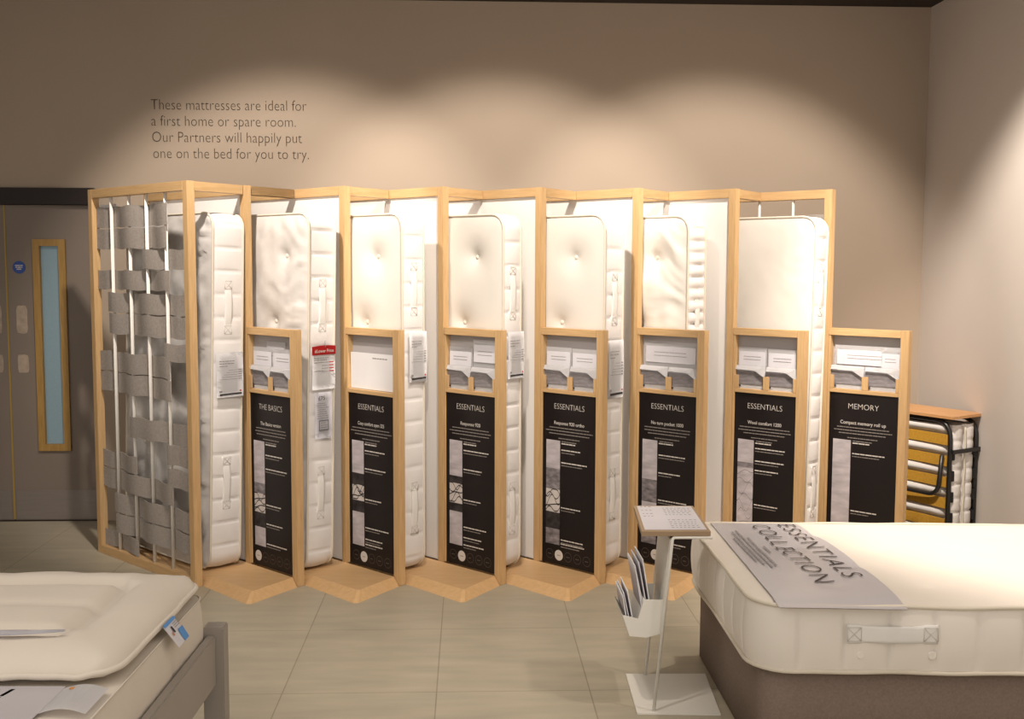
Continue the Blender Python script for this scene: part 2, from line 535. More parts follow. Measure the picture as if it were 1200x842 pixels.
# fin 0: the woven end screen
x0, x1 = -0.634, L
fpart('post', 'oak_v', 0, box(bmesh.new(), x1 - PW, x1, 0, PW, 0, HT, 0.002))
fpart('post', 'oak_v', 0, box(bmesh.new(), x0, x0 + PW, 0, PW, 0, HT, 0.002))
fpart('top_rail', 'oak_h', 0, box(bmesh.new(), x0 + PW, x1 - PW, 0, PW, HT - 0.05, HT, 0.002))
fpart('bottom_rail', 'oak_h', 0, box(bmesh.new(), x0 + PW, x1 - PW, 0, PW, 0, 0.048, 0.002))
SL = [-0.40, -0.200, -0.013, 0.185]
for x in SL:
    fpart('upright_bar', 'cord', 0, upright(x, 0.046, HT - 0.048), smooth=True)
IN0, IN1 = x0 + PW + 0.003, x1 - PW - 0.003
ROWS = [(1.900, 2.020, IN0, 0.215, (0, 1, 0, 1)), (1.780, 1.898, IN0, 0.205, (0, 1, 0, 1)), (1.668, 1.776, -0.05, IN1, (0, 0, 1, 0)),
        (1.552, 1.664, IN0, 0.225, (0, 1, 0, 1)), (1.424, 1.538, -0.45, IN1, (1, 0, 1, 0)), (1.301, 1.420, -0.44, IN1, (1, 0, 1, 0)),
        (1.180, 1.277, 0.155, IN1, (0, 0, 0, 1)), (1.085, 1.202, IN0, 0.21, (0, 1, 0, 1)), (0.966, 1.082, IN0, 0.215, (0, 1, 0, 1)),
        (0.730, 0.849, -0.235, IN1, (0, 1, 1, 0)), (0.622, 0.733, 0.165, IN1, (0, 0, 0, 1)), (0.520, 0.620, IN0, -0.17, (0, 1, 0, 0)),
        (0.500, 0.606, 0.165, IN1, (0, 0, 0, 1)),
        (0.400, 0.516, IN0, 0.215, (0, 1, 0, 1)), (0.270, 0.386, -0.43, IN1, (1, 0, 1, 0)), (0.152, 0.266, -0.42, IN1, (1, 0, 1, 0)),
        (0.052, 0.150, IN0, -0.17, (0, 1, 0, 0))]
for z0, z1, a, b, ov in ROWS:
    fpart('felt_strip', 'felt', 0, weave(a, b, SL, ov, z0 + 0.001, z1 - 0.003), smooth=False)
bm = box(bmesh.new(), IN0 + 0.0, IN0 + 0.20, 0.046, 0.048, 1.985, 2.035)
print_line(bm, (IN0 + 0.035, 0.0455, 2.003), (1, 0, 0), (0, 0, 1), 0.15, 0.010, 1)
fpart('notice_strip', ['paper', 'ink_grey'], 0, bm)

# fins 1-6: white back panels; fin 7: a second woven screen
for i in range(1, 8):
    fpart('post', 'oak_v', i, box(bmesh.new(), -PW, 0, 0, PW, 0, HT, 0.002))
    fpart('post', 'oak_v', i, box(bmesh.new(), -REAR, -REAR + PW, 0, PW, 0, HT, 0.002))
    fpart('top_rail', 'oak_h', i, box(bmesh.new(), -REAR + PW, -PW, 0, PW, HT - 0.05, HT, 0.002))
    if i < 7:
        fpart('white_panel', 'white_panel', i, box(bmesh.new(), -REAR + PW, -PW, 0.014, 0.03, HP + 0.002, HT - 0.05))
    else:
        fpart('bottom_rail', 'oak_h', i, box(bmesh.new(), -REAR + PW, -PW, 0, PW, 0, 0.048, 0.002))
        S7 = [-0.86, -0.66, -0.46, -0.245]
        for x in S7:
            fpart('upright_bar', 'cord', 7, upright(x, 0.046, HT - 0.048), smooth=True)
        z = 1.96
        for k in range(15):
            z1 = z + 0.118
            if k == 0:
                z, z1 = 1.862, 1.985
            fpart('felt_strip', 'felt', 7, weave(-0.50 if k == 0 else -1.02, -PW - 0.003, S7, (0, 1, 0, 0) if k % 2 == 0 else (1, 0, 1, 0), z, z1))
            z -= 0.122
        fpart('felt_strip', 'felt_dark', 7, weave(-0.70, -0.475, S7, (0, 1, 1, 0), 1.86, 1.965, y0=0.012))

# connecting rails from each front corner back to the middle of the next fin
cdir = Vector((P - 0.3084, 0.3074, 0))
clen = cdir.length
cang = math.atan2(cdir.y, cdir.x)
for i in range(0, 7):
    start = Tpt(i) if i else Tpt(0) + dh * L
    bm = bmesh.new()
    # local x along the rail, the visible face on the right (y = 0)
    box(bm, 0.014, clen - 0.004, 0.004, 0.040, HT - 0.05, HT - 0.001, 0.0015)
    o = obj('connecting_rail', bm, 'oak_h', frame)
    o.matrix_local = Matrix.Translation(start) @ Matrix.Rotation(cang, 4, 'Z')
    if i == 0:
        bm = bmesh.new()
        box(bm, PW + 0.004, clen - 0.004, 0.004, 0.040, HT - 0.05, HT - 0.001, 0.0015)
        o = obj('connecting_rail', bm, 'oak_h', frame)
        o.matrix_local = Matrix.Translation(Tpt(1)) @ Matrix.Rotation(cang, 4, 'Z')

# plinths: pentagon noses between the fins, chamfered along their front edges
plinth0 = None
tip = Vector((0.336, -0.297, 0)); toS = Vector((0.199, 0.297, 0))
PLN = ['', 'second', 'third', 'fourth', 'fifth', 'sixth', 'rightmost']
for i in range(0, 7):
    if plinth0 is None:
        bm = bmesh.new()
        S0 = dh * L + nh * (PW + 0.004)
        S1 = Vector((P, 0, 0)) + dh * L - nh * 0.003
        tp = dh * L + tip
        r0 = -dh * 0.62 + nh * (PW + 0.004)
        r1 = Vector((P, 0, 0)) - dh * 0.95 - nh * 0.003
        tpa, tpb = tp + (dh * -1) * 0.02, tp + toS.normalized() * 0.02
        low = [r0, S0, tpa, tpb, S1, r1]
        c = 0.040
        inl = toS.normalized()
        # inset top outline
        f0, f1 = nh, Vector((-toS.y, toS.x, 0)).normalized()
        def inter(p, d, q, e):
            t = ((q.x - p.x) * e.y - (q.y - p.y) * e.x) / (d.x * e.y - d.y * e.x)
            return p + d * t
        corner = inter(S0 + f0 * c, dh, tp + f1 * c, inl)
        topS0 = S0 + f0 * c - dh * 0.01
        topS1 = inter(tp + f1 * c, inl, S1, dh)
        top = [r0, topS0, corner - dh * 0.012, corner + inl * 0.012, topS1, r1]
        # the left edge is straight up beside the fin until the front post
        mid = [r0, S0 - dh * 0.05, None]
        vl = [bm.verts.new(p) for p in low]
        tl = [r0, S0 - dh * 0.055, topS0 + dh * 0.0] + top[2:]
        ll_ = [r0, S0 - dh * 0.055, S0] + low[2:]
        bm.free(); bm = bmesh.new()
        vb = [bm.verts.new(p) for p in ll_]
        vt = [bm.verts.new(p + Vector((0, 0, HP))) for p in tl]
        n = len(vb)
        bm.faces.new(vb[::-1]); bm.faces.new(vt)
        for k in range(n):
            bm.faces.new((vb[k], vb[(k + 1) % n], vt[(k + 1) % n], vt[k]))
        plinth0 = obj('plinth', bm, 'oak_flat'); pl = plinth0
    else:
        pl = plinth0.copy(); C.objects.link(pl)
    pl.location = Tpt(i)
    which = ('oak plinth with a pointed chamfered nose, first from the woven end screen' if i == 0 else
             'oak plinth with a pointed chamfered nose, %s from the woven end screen' % (PLN[i] if i < 6 else 'seventh and last'))
    tag(pl, which, 'plinth', 'pointed oak plinths under the mattresses')

# ---------------------------------------------------------------- mattresses
def corner_map(a, b, w, h, r):
    A = a if a < r else (w - a if a > w - r else None)
    B = b if b < r else (h - b if b > h - r else None)
    if A is None or B is None:
        return a, b
    p, q = (r - A) / r, (r - B) / r
    p2, q2 = p * math.sqrt(1 - q * q / 2), q * math.sqrt(1 - p * p / 2)
    A2, B2 = r - r * p2, r - r * q2
    return (A2 if a < r else w - A2), (B2 if b < r else h - B2)


def outline(w, h, r, step):
    pts = []
    def line(ax, ay, bx, by):
        d = math.hypot(bx - ax, by - ay); n = max(1, int(round(d / step)))
        for k in range(n):
            pts.append((ax + (bx - ax) * k / n, ay + (by - ay) * k / n))
    def arc(cx, cy, t0):
        n = max(4, int(r * 1.5708 / step))
        for k in range(n):
            t = t0 + 1.5708 * k / n
            pts.append((cx + r * math.cos(t), cy + r * math.sin(t)))
    line(r, 0, w - r, 0); arc(w - r, r, -1.5708)
    line(w, r, w, h - r); arc(w - r, h - r, 0)
    line(w - r, h, r, h); arc(r, h - r, 1.5708)
    line(0, h - r, 0, r); arc(r, r, 3.14159)
    return pts


def out_normal(a, b, w, h, r):
    cx = min(max(a, r), w - r); cy = min(max(b, r), h - r)
    v = Vector((a - cx, b - cy))
    return v.normalized() if v.length > 1e-6 else Vector((0, 0))


def face_height(a, b, w, h, dome, tufts, td, tr, wr, seed, edge=0.07):
    e = min(a, w - a, b, h - b)
    d = dome * (1 - math.exp(-max(e, 0) / edge))
    fade = min(1, e / 0.05)
    for (ta, tb) in tufts:
        r2 = ((a - ta) ** 2 + (b - tb) ** 2)
        d -= td * fade * (0.7 * math.exp(-r2 / (tr * tr)) + 0.5 * math.exp(-r2 / (tr * tr * 0.12)))
    if wr:
        e2 = min(a, w - a)
        g = math.exp(-e2 / 0.14)
        d += wr * fade * (noise.noise(Vector((a * 4 + seed, b * 30 + 6 * noise.noise(Vector((a * 5, b * 3, seed))), seed))) * (0.15 + g) + 0.5 * noise.noise(Vector((a * 14, b * 9 + seed, 3.0))))
    return d


def mattress_parts(root, w, h, t, r, mp, cover='cream', border='border', pipe='piping', dome=0.02, tufts=(), td=0.022, tr=0.085,
                   wr=0.0, seam=0.123, seam_off=0.0, bulge=0.006, puff=0.0035, step=0.0095, grid=0.017, seed=0.0, tuft_part=True, pr=0.0062, wob=0.0, seam_w=0.0048, seam_d=0.0065):
    # cover: both sleeping faces
    bm = bmesh.new()
    na, nb = int(w / grid), int(h / grid)
    for side in (0, 1):
        g = []
        for ia in range(na + 1):
            row = []
            for ib in range(nb + 1):
                a, b = w * ia / na, h * ib / nb
                d = face_height(a, b, w, h, dome, tufts, td, tr, wr, seed + side * 7)
                a2, b2 = corner_map(a, b, w, h, r)
                row.append(bm.verts.new(mp(a2, b2, -d if side == 0 else t + d)))
            g.append(row)
        for ia in range(na):
            for ib in range(nb):
                f = bm.faces.new((g[ia][ib], g[ia + 1][ib], g[ia + 1][ib + 1], g[ia][ib + 1])); f.smooth = True
    obj('cover', bm, cover, root)
    # border band with quilting seams
    pts = outline(w, h, r, step)
    bm = bmesh.new(); nc = 8
    s = seam_off; rings = []
    prev = pts[-1]
    for (a, b) in pts:
        n = out_normal(a, b, w, h, r)
        # seams are set out along each side so they stay square to it
        pos = (b if abs(n.x) > 0.7 else a) + seam_off
        q = abs(((pos / seam) + 0.5) % 1.0 - 0.5) * seam
        sm = math.exp(-(q / seam_w) ** 2)
        pf = math.sin(math.pi * (((pos / seam) % 1.0)))
        ring = []
        for k in range(nc + 1):
            c = k / nc
            prof = (1 - (2 * c - 1) ** 2)
            o_ = bulge * prof + puff * prof ** 0.5 * pf - seam_d * sm * prof ** 0.3
            if wr:
                o_ += 0.002 * noise.noise(Vector((a * 9 + seed, b * 9, c * 3)))
            ring.append(bm.verts.new(mp(a + n.x * o_, b + n.y * o_, t * c)))
        rings.append(ring)
    m_ = len(rings)
    for i in range(m_):
        A, B = rings[i], rings[(i + 1) % m_]
        for k in range(nc):
            f = bm.faces.new((A[k], B[k], B[k + 1], A[k + 1])); f.smooth = True
    obj('border', bm, border, root)
    pts = outline(w, h, r, 0.03)
    for c in (0, t):
        bm = bmesh.new()
        ring = []
        for (a, b) in pts:
            n = out_normal(a, b, w, h, r)
            k = 0.003 + wob * noise.noise(Vector((a * 4 + seed, b * 4, c * 9)))
            ring.append(mp(a + n.x * k, b + n.y * k, c + (wob * 0.8 * noise.noise(Vector((b * 5, a * 5 + seed, c))) if wob else 0)))
        tube(bm, ring, pr, 8, closed=True)
        obj('piping', bm, pipe, root)
    if tuft_part:
        for (ta, tb) in tufts:
            d = face_height(ta, tb, w, h, dome, tufts, td, tr, wr, seed)
            bm = bmesh.new()
            bmesh.ops.create_uvsphere(bm, u_segments=10, v_segments=6, radius=0.013)
            q = mp(ta, tb, -d - 0.003); q0 = mp(ta, tb, 0)
            ax = (Vector(mp(ta, tb, -1)) - Vector(mp(ta, tb, 0))).normalized()
            for v in bm.verts:
                k = v.co.dot(ax)
                v.co = v.co - ax * k * 0.5 + Vector(q)
            obj('tuft', bm, 'tuft', root, smooth=True)


def handle(root, org, along, across, outv, ln=0.285, wd=0.060, midw=0.36):
    """webbing strap: two stitched ends and a slack middle"""
    org, along, across, outv = Vector(org), Vector(along), Vector(across), Vector(outv)
    bm = bmesh.new()
    n = 22
    rows = []
    for k in range(n + 1):
        t = k / n
        s = (t - 0.5) * ln
        mid = max(0.0, 1 - (abs(t - 0.5) / 0.33) ** 2)
        wv = wd * (0.5 if abs(t - 0.5) > 0.33 else midw)
        lift = 0.003 + 0.007 * mid ** 0.7
        row = []
        for j in range(7):
            f = j / 6 - 0.5
            cup = 0.0015 * (1 - (2 * f) ** 2) * (1 if mid > 0 else 0.1) + 0.0022 * math.cos(f * 19 + t * 5) * min(1, mid * 2)
            row.append(bm.verts.new(org + along * s + across * (2 * f * wv) + outv * (lift + cup)))
        rows.append(row)
    bk = [[bm.verts.new(v.co - outv * 0.005) for v in r] for r in rows]
    for k in range(n):
        for j in range(6):
            for g in (rows, bk):
                f = bm.faces.new((g[k][j], g[k + 1][j], g[k + 1][j + 1], g[k][j + 1])); f.smooth = True
        for j in (0, 6):
            bm.faces.new((rows[k][j], rows[k + 1][j], bk[k + 1][j], bk[k][j]))
    for k in (0, n):
        for j in range(6):
            bm.faces.new((rows[k][j], rows[k][j + 1], bk[k][j + 1], bk[k][j]))
    h = obj('handle', bm, 'handle', root)
    for sgn in (-1, 1):
        bm = bmesh.new()
        c = org + along * sgn * ln * 0.42 + outv * 0.0056
        q = wd * 0.36
        cs = [c + along * q * a + across * q * b for a, b in ((-1, -1), (1, -1), (1, 1), (-1, 1))]
        for a, b in ((0, 1), (1, 2), (2, 3), (3, 0), (0, 2), (1, 3)):
            tube(bm, [cs[a], cs[b]], 0.0011, 5)
        obj('cross_stitching', bm, 'stitch', h)
    return h


def stagger(w, h):
    out = []
    k = 0
    z = h - 0.22
    while z > 0.15:
        for x in ((0.205, 0.60) if k % 2 == 0 else (0.30, 0.70)):
            out.append((x, z))
        z -= 0.355; k += 1
    return out


# i, along, n, t, lean, opts, handle heights, label
MT = [(0, L - 0.05, 0.120, 0.185, 0.060, dict(cover='damask', wr=0.018, td=0.03, dome=0.028), (1.405, 0.46),
       'silver damask mattress standing on end behind the woven grey screen'),
      (1, L - 0.05, 0.095, 0.170, 0.045, dict(cover='damask_white', wr=0.016, td=0.034, dome=0.026), (1.42, 0.41),
       'white tufted mattress hung with a red-topped ticket, behind THE BASICS board'),
      (2, L - 0.05, 0.072, 0.152, 0.0, dict(td=0.03, dome=0.016), (1.51, 0.33),
       'cream tufted mattress on end behind the board whose leaflet rack is empty'),
      (3, L - 0.05, 0.066, 0.138, 0.0, dict(td=0.03, dome=0.014), (1.49, 0.33),
       'cream knit mattress on end in the third white bay, right of the empty leaflet rack'),
      (4, L - 0.05, 0.068, 0.162, 0.0, dict(td=0.028, dome=0.014), (1.46, 0.40),
       'cream mattress on end directly left of the one with rolled, closely stitched sides'),
      (5, L - 0.165, 0.078, 0.17, 0.0, dict(wr=0.013, td=0.036, dome=0.03, seam=0.064, puff=0.012, bulge=0.004), (1.36, 0.45),
       'plump cream mattress with closely stitched rolled sides, behind the small sign stand'),
      (6, L - 0.05, 0.142, 0.135, 0.045, dict(cover='cream', wr=0.004, dome=0.012, pipe='piping'), (1.51, 0.40),
       'smooth untufted cream mattress standing on end at the right end of the display')]
MROOT = {}
HM = 1.90
for i, al, n_, t_, lean, kw, hz, lab in MT:
    base = Tpt(i) + dh * al + nh * n_
    root = thing('mattress', lab, 'mattress', (base.x, base.y, HP + 0.014 + t_ * lean / HM), (-math.asin(lean / HM), 0, ANG), 'mattresses standing in the display')
    MROOT[i] = (root, t_)
    tf = [] if i in (6,) else stagger(0.9, HM)
    mattress_parts(root, 0.9, HM, t_, 0.075, lambda a, b, c: Vector((-a, c, b)), tufts=tf, seed=i * 3.1, seam_off=0.03 * i, **kw)
    for z in hz:
        handle(root, (0.004, t_ * 0.5, z), (0, 0, 1), (0, 1, 0), (1, 0, 0))


# ---------------------------------------------------------------- price tickets on the mattress sides
def ticket(i, zt, w, h, name, label, kind, off=0.0, tilt=0.0):
    root_m, t_ = MROOT[i]
    mw = Matrix.Translation(root_m.location) @ root_m.rotation_euler.to_matrix().to_4x4()
    o = thing('price_ticket', label, 'ticket', group='price tickets on the mattress sides')
    o.matrix_world = mw @ Matrix.Translation((0.022, t_ / 2 + off, zt)) @ Matrix.Rotation(tilt, 4, 'X')
    # slightly curled sheet, local y across, z down from 0
    bm = bmesh.new(); n = 8; rows = []
    for k in range(n + 1):
        z = -h * k / n
        rows.append([bm.verts.new((0.004 * math.sin(k / n * 3.0) + 0.003 * abs(f), f * w, z)) for f in (-0.5, -0.25, 0, 0.25, 0.5)])
    for k in range(n):
        for j in range(4):
            f = bm.faces.new((rows[k][j], rows[k][j + 1], rows[k + 1][j + 1], rows[k + 1][j])); f.smooth = True
    bmesh.ops.solidify(bm, geom=bm.faces[:], thickness=0.0012)
    sh = obj('sheet', bm, 'paper' if kind != 'grey' else 'paper_cool', o)
    bm = bmesh.new()
    X = 0.0085
    R = random.Random(i * 5 + int(zt * 10))
    ty, tz = (0, 1, 0), (0, 0, 1)
    if kind in ('plain', 'curl'):
        for k, ww in enumerate((0.60, 0.55, 0.3)):
            print_line(bm, (X, -w * 0.40, -h * (0.20 + 0.055 * k)), ty, tz, w * ww, 0.0042, 1, R)
        for k in range(5):
            y0 = -w * (0.05 + 0.09 * k)
            print_line(bm, (X, y0, -h * (0.40 + 0.05 * k)), ty, tz, w * 0.42 - y0 - w * 0.14, 0.002, 1, R)
            quad(bm, [(X, w * 0.30, -h * (0.40 + 0.05 * k)), (X, w * 0.43, -h * (0.40 + 0.05 * k)), (X, w * 0.43, -h * (0.382 + 0.05 * k)), (X, w * 0.30, -h * (0.382 + 0.05 * k))], 1)
        quad(bm, [(X, -w * 0.40, -h * 0.955), (X, w * 0.42, -h * 0.945), (X, w * 0.42, -h * 0.905), (X, -w * 0.40, -h * 0.915)], 0)
        quad(bm, [(X, -w * 0.42, -h * 0.885), (X, -w * 0.31, -h * 0.885), (X, -w * 0.31, -h * 0.845), (X, -w * 0.42, -h * 0.845)], 1)
        quad(bm, [(X, w * 0.34, -h * 0.88), (X, w * 0.41, -h * 0.88), (X, w * 0.41, -h * 0.85), (X, w * 0.34, -h * 0.85)], 2)
        obj('small_print', bm, ['ink', 'ink_grey', 'red'], sh)
    elif kind == 'red':
        for k, ww in enumerate((0.62, 0.55, 0.34)):
            print_line(bm, (X, -w * 0.42, -h * (0.25 + 0.055 * k)), ty, tz, w * ww, 0.0045, 1, R)
        for k in range(4):
            quad(bm, [(X, w * 0.22, -h * (0.36 + 0.07 * k)), (X, w * 0.42, -h * (0.36 + 0.07 * k)), (X, w * 0.42, -h * (0.34 + 0.07 * k)), (X, w * 0.22, -h * (0.34 + 0.07 * k))], 2)
            print_line(bm, (X, -w * 0.1, -h * (0.36 + 0.07 * k)), ty, tz, w * 0.28, 0.003, 1, R)
        print_line(bm, (X, -w * 0.42, -h * 0.56), ty, tz, w * 0.4, 0.004, 1, R)
        obj('small_print', bm, ['ink', 'ink_grey', 'red'], sh)
        bm = bmesh.new(); rows = []
        for k in range(9):
            f = k / 8 - 0.5
            zt_ = 0.004 + 0.008 * math.cos(f * 2.4)
            rows.append((bm.verts.new((0.0095, f * w * 1.03, zt_)), bm.verts.new((0.0095, f * w * 1.03, -h * 0.17))))
        for k in range(8):
            bm.faces.new((rows[k][0], rows[k + 1][0], rows[k + 1][1], rows[k][1]))
        bmesh.ops.solidify(bm, geom=bm.faces[:], thickness=0.0015)
        hd = obj('header_strip', bm, 'red', sh)
        bm = bmesh.new()
        add_text(bm, '#Lower Price', (0.0125, 0, -h * 0.115), ty, tz, width=w * 0.82, size=0.026)
        obj('header_lettering', bm, 'print_white', hd, recalc=False)
        bm = bmesh.new(); tube(bm, [(0.006, 0.01, 0.035), (0.008, 0.01, 0.0)], 0.0035, 6)
        obj('tag_pin', bm, 'ink_grey', sh)
    else:
        add_text(bm, '£75', (X, -w * 0.12, -h * 0.16), ty, tz, size=0.03)
        for k in range(8):
            print_line(bm, (X, -w * 0.40, -h * (0.24 + 0.045 * k)), ty, tz, w * R.uniform(0.5, 0.75), 0.003, 1, R)
        obj('small_print', bm, ['ink', 'ink_grey'], sh, recalc=False)
        bm = bmesh.new()
        q = 0.003; a, b, c, d = -w * 0.28, w * 0.28, -h * 0.82, -h * 0.60
        for pts in (((a, c), (b, c), (b, c + q), (a, c + q)), ((a, d - q), (b, d - q), (b, d), (a, d)), ((a, c), (a + q, c), (a + q, d), (a, d)), ((b - q, c), (b, c), (b, d), (b - q, d))):
            quad(bm, [(X, y, z) for y, z in pts], 0)
        for k in range(4):
            print_line(bm, (X, a + 0.012, d - 0.016 - 0.012 * k), ty, tz, (b - a) * R.uniform(0.5, 0.75), 0.003, 1, R)
        obj('square_border', bm, ['ink', 'ink_grey'], sh)
    return o


ticket(0, 1.165, 0.165, 0.24, '', 'white price ticket on the mattress behind the woven grey screen', 'curl', tilt=0.03)
ticket(1, 1.195, 0.152, 0.225, '', 'red-topped white price ticket pinned to a mattress side', 'red', off=-0.005, tilt=0.03)
ticket(1, 0.955, 0.112, 0.25, '', 'narrow white tag with a black square outline, below the red-topped ticket', 'grey', off=-0.003, tilt=0.02)
ticket(2, 1.285, 0.125, 0.27, '', 'white price ticket beside the empty leaflet rack', 'plain', off=0.015)
ticket(3, 1.285, 0.125, 0.25, '', 'white price ticket on the side of the third cream mattress, partly behind an oak post', 'plain', off=0.01)
ticket(4, 1.24, 0.135, 0.31, '', 'white price ticket with black bottom bar on the mattress left of the rolled-edge one', 'plain', off=-0.003)
ticket(5, 1.25, 0.14, 0.33, '', 'white price ticket on the mattress with closely stitched rolled sides', 'plain', off=0.02)

# ---------------------------------------------------------------- information boards with leaflet racks
BOARDS = {1: ('THE BASICS', 'The Basics version', 1), 2: ('ESSENTIALS', 'Cosy comfort open 325', 2), 3: ('ESSENTIALS', 'Response 920', 2),
          4: ('ESSENTIALS', 'Response 920 ortho', 2), 5: ('ESSENTIALS', 'No turn pocket 1000', 2), 6: ('ESSENTIALS', 'Wool comfort 1200', 2),
          7: ('MEMORY', 'Compact memory roll up', 2)}
STRIPS = {1: [(0, .40, 'photo_light'), (.40, .50, 'photo_mid'), (.50, .68, 'photo_spring'), (.68, .82, 'photo_dark'), (.82, 1, 'photo_light')],
          2: [(0, .31, 'photo_light'), (.31, .42, 'photo_dark'), (.42, .57, 'photo_spring'), (.57, .68, 'photo_dark'), (.68, 1, 'photo_light')],
          3: [(0, .34, 'photo_light'), (.34, .41, 'photo_dark'), (.41, .60, 'photo_spring'), (.60, .68, 'photo_dark'), (.68, 1, 'photo_light')],
          4: [(0, .27, 'photo_light'), (.27, .47, 'photo_mid'), (.47, .69, 'photo_spring'), (.69, .85, 'photo_dark'), (.85, 1, 'photo_mid')],
          5: [(0, .38, 'photo_light'), (.38, .60, 'photo_mid'), (.60, .84, 'photo_light'), (.84, 1, 'photo_mid')],
          6: [(0, .22, 'photo_light'), (.22, .27, 'photo_mid'), (.27, 1, 'photo_light')],
          7: [(0, .1, 'photo_light'), (.1, 1, 'photo_light')]}
SIDE = {1: (.03, .13, .26, .60, .78, .97), 2: (.03, .09, .26, .55, .82, .93, .98), 3: (.03, .09, .27, .56, .82, .92, .99), 4: (.03, .09, .21, .64, .95, .99),
        5: (.03, .14, .31, .57, .97), 6: (.03, .08, .20, .29, .62), 7: (.03, .13, .68)}
IL = {1: 'info board headed THE BASICS in an oak frame, left of the red-topped ticket', 2: 'ESSENTIALS info board in an oak frame with an empty leaflet rack',
      3: 'ESSENTIALS info board in an oak frame, third board from the woven screen', 4: 'ESSENTIALS info board in an oak frame, left neighbour of the board behind the sign stand',
      5: 'ESSENTIALS info board in an oak frame, partly hidden behind the small sign stand', 6: 'ESSENTIALS info board in an oak frame, cut off by the divan bed below',
      7: 'info board headed MEMORY in an oak frame, beside the folded guest bed'}
LEAF_WHERE = {1: 'in the rack of THE BASICS board', 3: 'in the third rack from the woven screen', 4: 'in the rack left of the sign stand',
              5: 'in the rack behind the sign stand', 6: 'in the rack above the divan bed', 7: 'in the rack of the MEMORY board'}
leaf_proto = None


def leaflet(i, x, y, z, w, h, label, style, tilt=0.0):
    """folded leaflet; local x across, z up, front facing -y"""
    base = fin_empty_matrix(i) @ Matrix.Translation((x, y, z))
    o = thing('leaflet', label, 'leaflet', group='leaflets in the oak racks')
    o.matrix_world = base @ Matrix.Rotation(-0.05 if style == 'front' else (-0.028 if y < 0.03 else -0.012), 4, 'X') @ Matrix.Rotation(tilt, 4, 'Y')
    bm = bmesh.new(); n = 8; rows = []
    for k in range(n + 1):
        f = k / n
        rows.append([(-w / 2, -0.001 - 0.004 * f * f, h * f), (w / 2, -0.001 - 0.004 * f * f, h * f)])
    v = [[bm.verts.new(p) for p in r] for r in rows]
    for k in range(n):
        bm.faces.new((v[k][0], v[k][1], v[k + 1][1], v[k + 1][0]))
    bmesh.ops.solidify(bm, geom=bm.faces[:], thickness=0.003)
    sh = obj('pages', bm, 'paper', o)
    R = random.Random(i * 31 + int(x * 100) + len(style))
    if style == 'front':
        bm = bmesh.new()
        y_ = -0.0065
        quad(bm, [(-w * 0.5, y_ + 0.002, h * 0.20), (w * 0.5, y_ + 0.002, h * 0.20), (w * 0.5, y_ - 0.001, h * 0.74), (-w * 0.5, y_ - 0.001, h * 0.74)], 0)
        quad(bm, [(-w * 0.42, y_ + 0.001, h * 0.07), (-w * 0.34, y_ + 0.001, h * 0.07), (-w * 0.34, y_ + 0.001, h * 0.15), (-w * 0.42, y_ + 0.001, h * 0.15)], 1)
        for k in range(3):
            print_line(bm, (-w * 0.4, y_ - 0.0015, h * (0.52 + 0.06 * k)), (1, 0, 0), (0, 0, 1), w * 0.5, 0.002, 2, R)
        obj('cover_photo', bm, ['grey_photo', 'ink', 'print_grey'], sh)
        # the top corner flops forward
        bm = bmesh.new()
        pts = [(-w * 0.5, y_ - 0.002, h * 0.99), (w * 0.5, y_ - 0.002, h * 0.99), (w * 0.52, y_ - 0.013, h * 0.50), (w * 0.16, y_ - 0.012, h * 0.79), (-w * 0.5, y_ - 0.012, h * 0.81)]
        bm.faces.new([bm.verts.new(p) for p in pts])
        bmesh.ops.solidify(bm, geom=bm.faces[:], thickness=0.0012)
        obj('folded_corner', bm, 'paper', sh)
    else:
        bm = bmesh.new()
        quad(bm, [(-w * 0.46, -0.0062, h * 0.56), (w * 0.46, -0.0062, h * 0.56), (w * 0.46, -0.0068, h * 0.90), (-w * 0.46, -0.0068, h * 0.90)], 0)
        for k in range(2):
            print_line(bm, (-w * 0.3, -0.0074, h * (0.70 + 0.07 * k)), (1, 0, 0), (0, 0, 1), w * 0.6, 0.003, 1, R)
        obj('cover_photo', bm, ['paper_cool', 'ink_grey'], sh)


